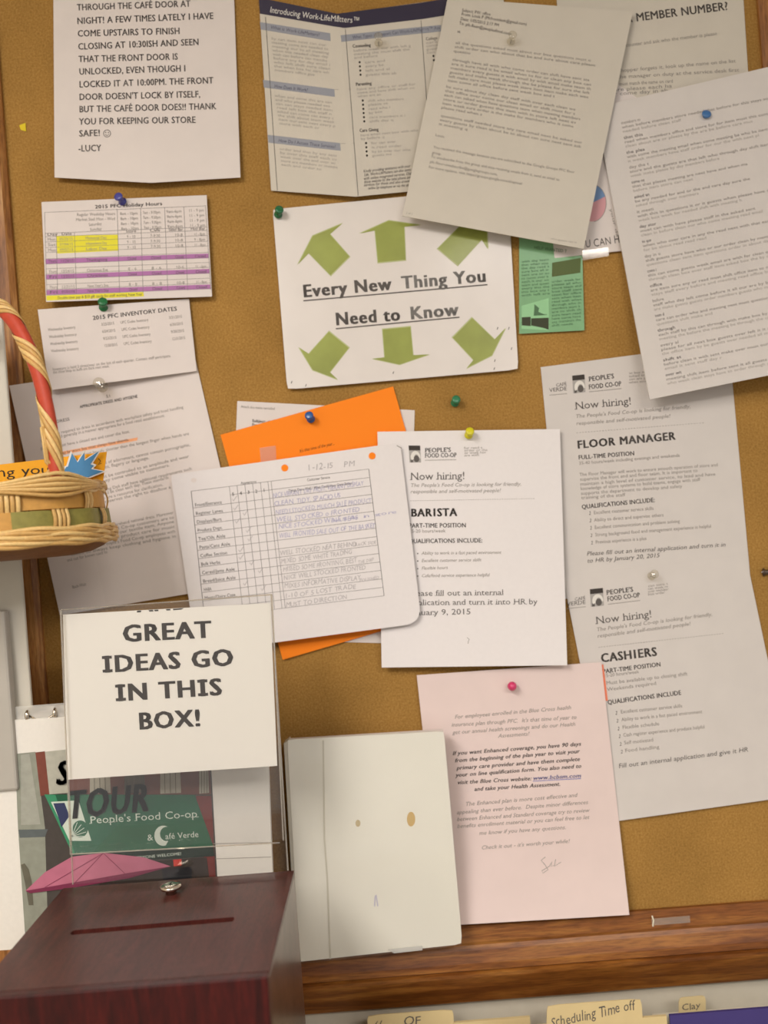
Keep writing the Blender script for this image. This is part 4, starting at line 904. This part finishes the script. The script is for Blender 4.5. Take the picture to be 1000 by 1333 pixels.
folder('manila folder with a wide tab reading Scheduling Time off', 640, 868, 1340, .050, MAN, ((712, 1309), (835, 1300), (838, 1345), (712, 1353)), (("Scheduling Time off", 718, 1338, 826, 1314, 13),))
folder('white folder with a small cream tab behind the violet one', 850, 1010, 1322, .022, WF, ((884, 1299), (919, 1296), (919, 1330), (884, 1333)), (("Clay", 888, 1316, 912, 1312, 8),))
folder('violet blue folder at the bottom right corner', 872, 1100, 1322, .050, VIO)

# ------------------------------------------------------------------ white wall rack at left
wr = root('wall_rack', 'white plastic rack at the left edge beside the cork board', 'rack')
xr = W(20, 640, .09).x; zt = W(5, 405, .09).z
WR = mat('white_plastic', (204, 198, 184), .4, noise=.02, scale=20, coat=.1)
b = bmesh.new(); bx(b, (xr - .13, -.09, ZC - .27), (xr, -.0845, zt), .002); bm_obj('front_panel', b, WR, wr)
b = bmesh.new(); bx(b, (xr - .13, -.084, ZC - .25), (xr - .060, -.0235, zt - .04)); bm_obj('bracket', b, WR, wr)
b = bmesh.new(); bx(b, (xr - .13, -.105, ZC - .27), (xr - .016, -.0905, ZC - .075), .003); bm_obj('pocket', b, mat('grey_plastic', (178, 172, 162), .4, noise=.02, scale=20), wr)

# ------------------------------------------------------------------ basket
NAT = mat('natural_straw', (198, 156, 92), .5, noise=.10, scale=300, bump=.2, coat=.1); NAT2 = mat('pale_straw', (220, 184, 120), .45, noise=.10, scale=350, bump=.2, coat=.15)
TAN = mat('tan_splint', (190, 140, 66), .5, noise=.08, scale=200); GRN = mat('green_splint', (136, 128, 62), .5, noise=.14, scale=150); RED = mat('red_splint', (186, 70, 48), .5, noise=.06, scale=150)
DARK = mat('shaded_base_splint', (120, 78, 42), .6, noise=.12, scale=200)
bk = root('gift_basket', 'woven straw basket with a red striped handle hanging at left', 'basket')
DB = .155                                             # distance of the basket centre from the board
C0 = W(-36, 700, DB); AX, AY, BH = .1325, .082, .074
C0.y = -DB
zb = W(60, 712, .22).z
def plan(th, off=0.0, flare=0.0):
    n = 2.7; c, s_ = math.cos(th), math.sin(th)
    k = (abs(c)**n + abs(s_)**n) ** (-1/n)
    return Vector((C0.x + (AX + off + flare) * k * c, C0.y + (AY + off + flare) * k * s_, 0))
NST = 18; PH = 0.0
def ribbon(name, z0, z1, wave, m, th0=0.0, th1=2*math.pi, seg=216, fl=(0, 0), thick=.0012, parent=bk):
    V = []; Fc = []
    n = max(8, int(seg * (th1 - th0) / (2*math.pi)))
    for i in range(n + 1):
        a = th0 + (th1 - th0) * i / n; o = wave(a)
        for z, f in ((z0, fl[0]), (z1, fl[1])):
            for d in (0, -thick):
                p = plan(a, o + d, f); V.append((p.x, p.y, z))
    for i in range(n):
        k, j = 4*i, 4*i + 4
        for q in ((0, 2), (3, 1), (1, 0), (2, 3)): Fc.append((k + q[0], j + q[0], j + q[1], k + q[1]))
    Fc += [(0, 1, 3, 2), (4*n, 4*n+2, 4*n+3, 4*n+1)]
    return mesh_obj(name, V, Fc, m, parent)
za, zm, zz = zb + .018, zb + .036, zb + .054
w1 = lambda a: .0016 * math.cos(NST/2 * (a - PH)); w2 = lambda a: -.0016 * math.cos(NST/2 * (a - PH))
flr = lambda z: .006 * max(0, 1 - (z - zb) / BH) ** 1.5
ribbon('woven_band', zm, zz, w1, TAN, fl=(flr(zm), flr(zz)))
for k in range(NST // 2):                              # lower row: pieces between front stakes alternate green and tan
    a = PH + (2*k) * 2*math.pi/NST; ribbon('woven_band', za, zm - .001, w2, GRN if k % 3 != 1 else TAN, a - 2*math.pi/NST, a + 2*math.pi/NST, fl=(flr(za), flr(zm)))
for k in range(NST):
    a = PH + k * 2*math.pi/NST
    for j in range(4):
        aa = a + (j - 1.5) * .036; sgn = -1 if k % 2 == 0 else 1; V = []; Fc = []
        for q in range(13):
            z = zb + .010 + (zz + .004 - zb - .010) * q / 12
            o = (-sgn if z < zm else sgn) * .0022 * abs(math.sin(math.pi * min(1, max(0, (z - za)/(zm - za) if z < zm else (z - zm)/(zz - zm)))))
            for da, do in ((-.017, -.0004), (-.008, .0005), (.008, .0005), (.017, -.0004), (0, -.0010)):
                p = plan(aa + da, o + do, flr(z)); V.append((p.x, p.y, z))
        for q in range(12):
            for e in range(5): Fc.append((5*q + e, 5*q + (e+1) % 5, 5*q + 5 + (e+1) % 5, 5*q + 5 + e))
        mesh_obj('stake', V, Fc, NAT2 if j % 2 else NAT, bk, smooth=True)
def ring(name, z, off, rad, m, amp=.0009, fr=14, ph=0, fl=0):
    b = bmesh.new(); pts = []
    for i in range(145):
        a = i * 2*math.pi/144; p = plan(a, off + amp * math.sin(fr*a + ph), fl); pts.append((p.x, p.y, z + amp * math.cos(fr*a + ph)))
    tube(b, pts, rad, 6); return bm_obj(name, b, m, bk, smooth=True)
for z, off, m, ph in ((zz - .0005, .0010, NAT2, 0), (zz + .0025, .0014, NAT, 2), (zz + .0050, .0014, NAT2, 4), (zz + .0075, .0008, NAT, 1)): ring('rim_strand', z, off, .0023, m, ph=ph)
for z, off, m, ph in ((za - .001, .0028, NAT2, 0), (za - .0042, .0036, NAT, 2), (za - .0072, .0042, NAT2, 4), (za - .0102, .0044, NAT, 1), (za - .0132, .0040, NAT2, 3), (za - .0158, .0030, NAT, 5)): ring('base_strand', z, off, .0023, m, ph=ph, fl=.005)
b = bmesh.new(); prev = None                           # rounded underside
for off, dz in ((.004, -.0155), (-.004, -.0215), (-.016, -.0265), (-.034, -.0290), (-.070, -.0295)):
    vs = [b.verts.new(plan(k*2*math.pi/72, off, 0) + Vector((0, 0, za + dz))) for k in range(72)]
    if prev:
        for k in range(72): b.faces.new((prev[k], prev[(k+1) % 72], vs[(k+1) % 72], vs[k]))
    prev = vs
b.faces.new(prev); bm_obj('base', b, DARK, bk, smooth=True)
# handle: red core with straw wrapping
fa = plan(math.radians(-40)); HZ = W(0, 381, .16).z - (zz + .004)
ux = Vector((fa.x - C0.x, fa.y - C0.y, 0))
def hpt(a):                                            # a: 0 at the front foot .. pi at the far foot
    sn = max(0, math.sin(a)); p = Vector((C0.x, C0.y, zz + .002)) + ux * math.copysign(abs(math.cos(a)) ** .82, math.cos(a)); p.z += HZ * sn ** .84; return p
HP = [hpt(math.pi * (k / 120)) for k in range(121)]
side = ux.cross(Vector((0, 0, 1))).normalized()
def sec(f, ang, ra, rb):
    k = int(min(119, f)); w = f - k; P = HP[k] * (1 - w) + HP[k + 1] * w
    t = (HP[min(k + 2, 120)] - HP[max(k - 1, 0)]).normalized(); n = t.cross(side).normalized()
    return P + side * math.cos(ang) * ra + n * math.sin(ang) * rb
V = []; Fc = []
for i in range(121):
    for k in range(14): V.append(sec(min(i, 119.99), 2*math.pi*k/14, .0058, .0076))
for i in range(120):
    for k in range(14): Fc.append((14*i + k, 14*i + (k+1) % 14, 14*i + 14 + (k+1) % 14, 14*i + 14 + k))
hd = mesh_obj('handle', V, Fc, RED, bk, smooth=True)
TURNS = 7.2
for j in range(4):
    V = []; Fc = []; NN = 480
    for i in range(NN + 1):
        f = min(119.99, 120 * i / NN)
        for dp, up in ((0, .0006), (.025, .0016), (.08, .0016), (.105, .0006)):
            ang = 2*math.pi * (-TURNS * i / NN + j * .115 + dp + .30); V.append(sec(f, ang, .0058 + up, .0076 + up))
    for i in range(NN):
        for e in range(3): Fc.append((4*i + e, 4*i + e + 1, 4*i + e + 5, 4*i + e + 4))
    mesh_obj('handle_wrapping', V, Fc, NAT2 if j % 2 else NAT, hd, smooth=True)
# knot of straw at the foot of the handle
kp = plan(math.radians(-40), .004) + Vector((0, 0, zz + .004))
for j in range(8):
    b = bmesh.new(); oz = (j - 3.5) * .0016; pts = []
    for k in range(15):
        u_ = k / 14; a = math.radians(-40 - 50 + 84 * u_); p = plan(a, .0036 + .0045 * math.exp(-((u_ - .58) / .16) ** 2)); z = zz + .004 + oz * (.3 + 1.3 * math.exp(-((u_ - .58) / .2) ** 2)) + (.003 - .007 * abs(u_ - .58)) * (1 if j % 2 else -.3)
        pts.append((p.x, p.y, z))
    tube(b, pts, .0020, 6); bm_obj('knot_strand', b, NAT2 if j % 2 else NAT, bk, smooth=True)
for j in range(7):
    b = bmesh.new(); o = (j - 3) * .0028
    q = [sec(120*a_, math.radians(270 + (j-3)*26), .0070, .0092) for a_ in (.075, .05, .028)]
    e_ = plan(math.radians(-40 + (j-3)*3.6), .006)
    tube(b, q + [Vector((e_.x, e_.y, zz + .004)), Vector((e_.x, e_.y, zz - .001))], .0018, 6); bm_obj('knot_strand', b, NAT2 if j % 2 else NAT, bk, smooth=True)
# hook that carries the basket
hk = root('wall_hook', 'white hook on the rack carrying the basket handle', 'hook')
top = hpt(math.pi/2)
b = bmesh.new(); tube(b, [(top.x, -.0908, top.z - .05), (top.x, -.105, top.z - .05), (top.x, -.125, top.z - .03), (top.x, C0.y - .0, top.z - .0135), (top.x, C0.y - .02, top.z - .006), (top.x, C0.y - .025, top.z + .008)], .0028, 8)
bx(b, (top.x - .012, -.0925, top.z - .075), (top.x + .012, -.0902, top.z - .03)); bm_obj('hook_arm', b, CHROME, hk, smooth=False)
# cards inside the basket
YO = mat('amber_card', (240, 168, 28), .6, noise=.02)
s = quad((-110, 618), (139, 588), (131, 650), (-104, 668), .125); s.build('gift_card', YO, 'amber card with black handwriting standing in the straw basket', 'card', ns=10, nt=4, th=.0008)
s.text("ng you", -4, 621, 66, 616, 12, mat('marker_black', (50, 36, 20), .6), jit=.04, bold=False, name='handwriting')
s.stroke([(128, 597), (131, 600), (128, 605), (132, 603)], 1, mat('marker_brown', (120, 76, 20), .6), name='handwriting'); s.flush()
r = R(0, 560, 4)
star = [(318, 215), (335, 188), (345, 186), (368, 108), (402, 162), (440, 104), (442, 152), (530, 96), (482, 172), (502, 180), (484, 200), (556, 214), (470, 248), (420, 246), (330, 240)]
s = quad((76, 580), (140, 580), (142, 640), (76, 640), .133)
def starmesh(name, pts, m, D, th, parent=None):
    b = bmesh.new(); vs = [b.verts.new(W(*r(p), D)) for p in pts]; [b.faces.new([vs[i] for i in t]) for t in tessellate_polygon([[Vector((p[0], p[1], 0)) for p in pts]])]
    g = bmesh.ops.extrude_face_region(b, geom=b.faces[:]); bmesh.ops.translate(b, verts=[v for v in g['geom'] if isinstance(v, bmesh.types.BMVert)], vec=(0, th, 0))
    return bm_obj(name, b, m, parent)
so = starmesh('starburst_card', star, mat('white_card_b', (226, 222, 216), .6, noise=.01), .1315, .0012)
tag(so, 'blue starburst cut-out with a white rim standing in the straw basket', 'card')
cx, cy = 420, 190
starmesh('blue_face', [(cx + (x-cx)*.88 - (4 if x > 450 else 0), cy + (y-cy)*.88 + 3) for x, y in star], mat('blue_card', (72, 132, 178), .6, noise=.03), .1321, .0005, so)
# re-base the empties that were left at the origin
for e in [o for o in col.objects if o.type == 'EMPTY' and o.parent is None and o.location.length < 1e-9]:
    bpy.context.view_layer.update()
    pts = []
    for c in e.children_recursive:
        if c.type == 'MESH': pts += [c.matrix_world @ Vector(v) for v in c.bound_box]
    if not pts: continue
    lo = Vector([min(p[i] for p in pts) for i in range(3)]); hi = Vector([max(p[i] for p in pts) for i in range(3)])
    base = Vector(((lo.x+hi.x)/2, (lo.y+hi.y)/2, lo.z)); e.location = base
    for c in e.children: c.location = Vector(c.location) - base
GROUPS = {'push_pin': 'pins in the cork board', 'job_notice': 'job sheets with the same letterhead', 'letter_sheet': 'letters pinned to the board', 'notice_sheet': 'notices along the top edge', 'flyer_sheet': 'flyers beside the arrow sign',
          'file_folder': 'file folders below the frame', 'tape_piece': 'bits of clear tape', 'ceiling_light': 'ceiling light panels'}
for o in col.objects:
    g = GROUPS.get(o.name.split('.')[0])
    if g and o.parent is None: o['group'] = g
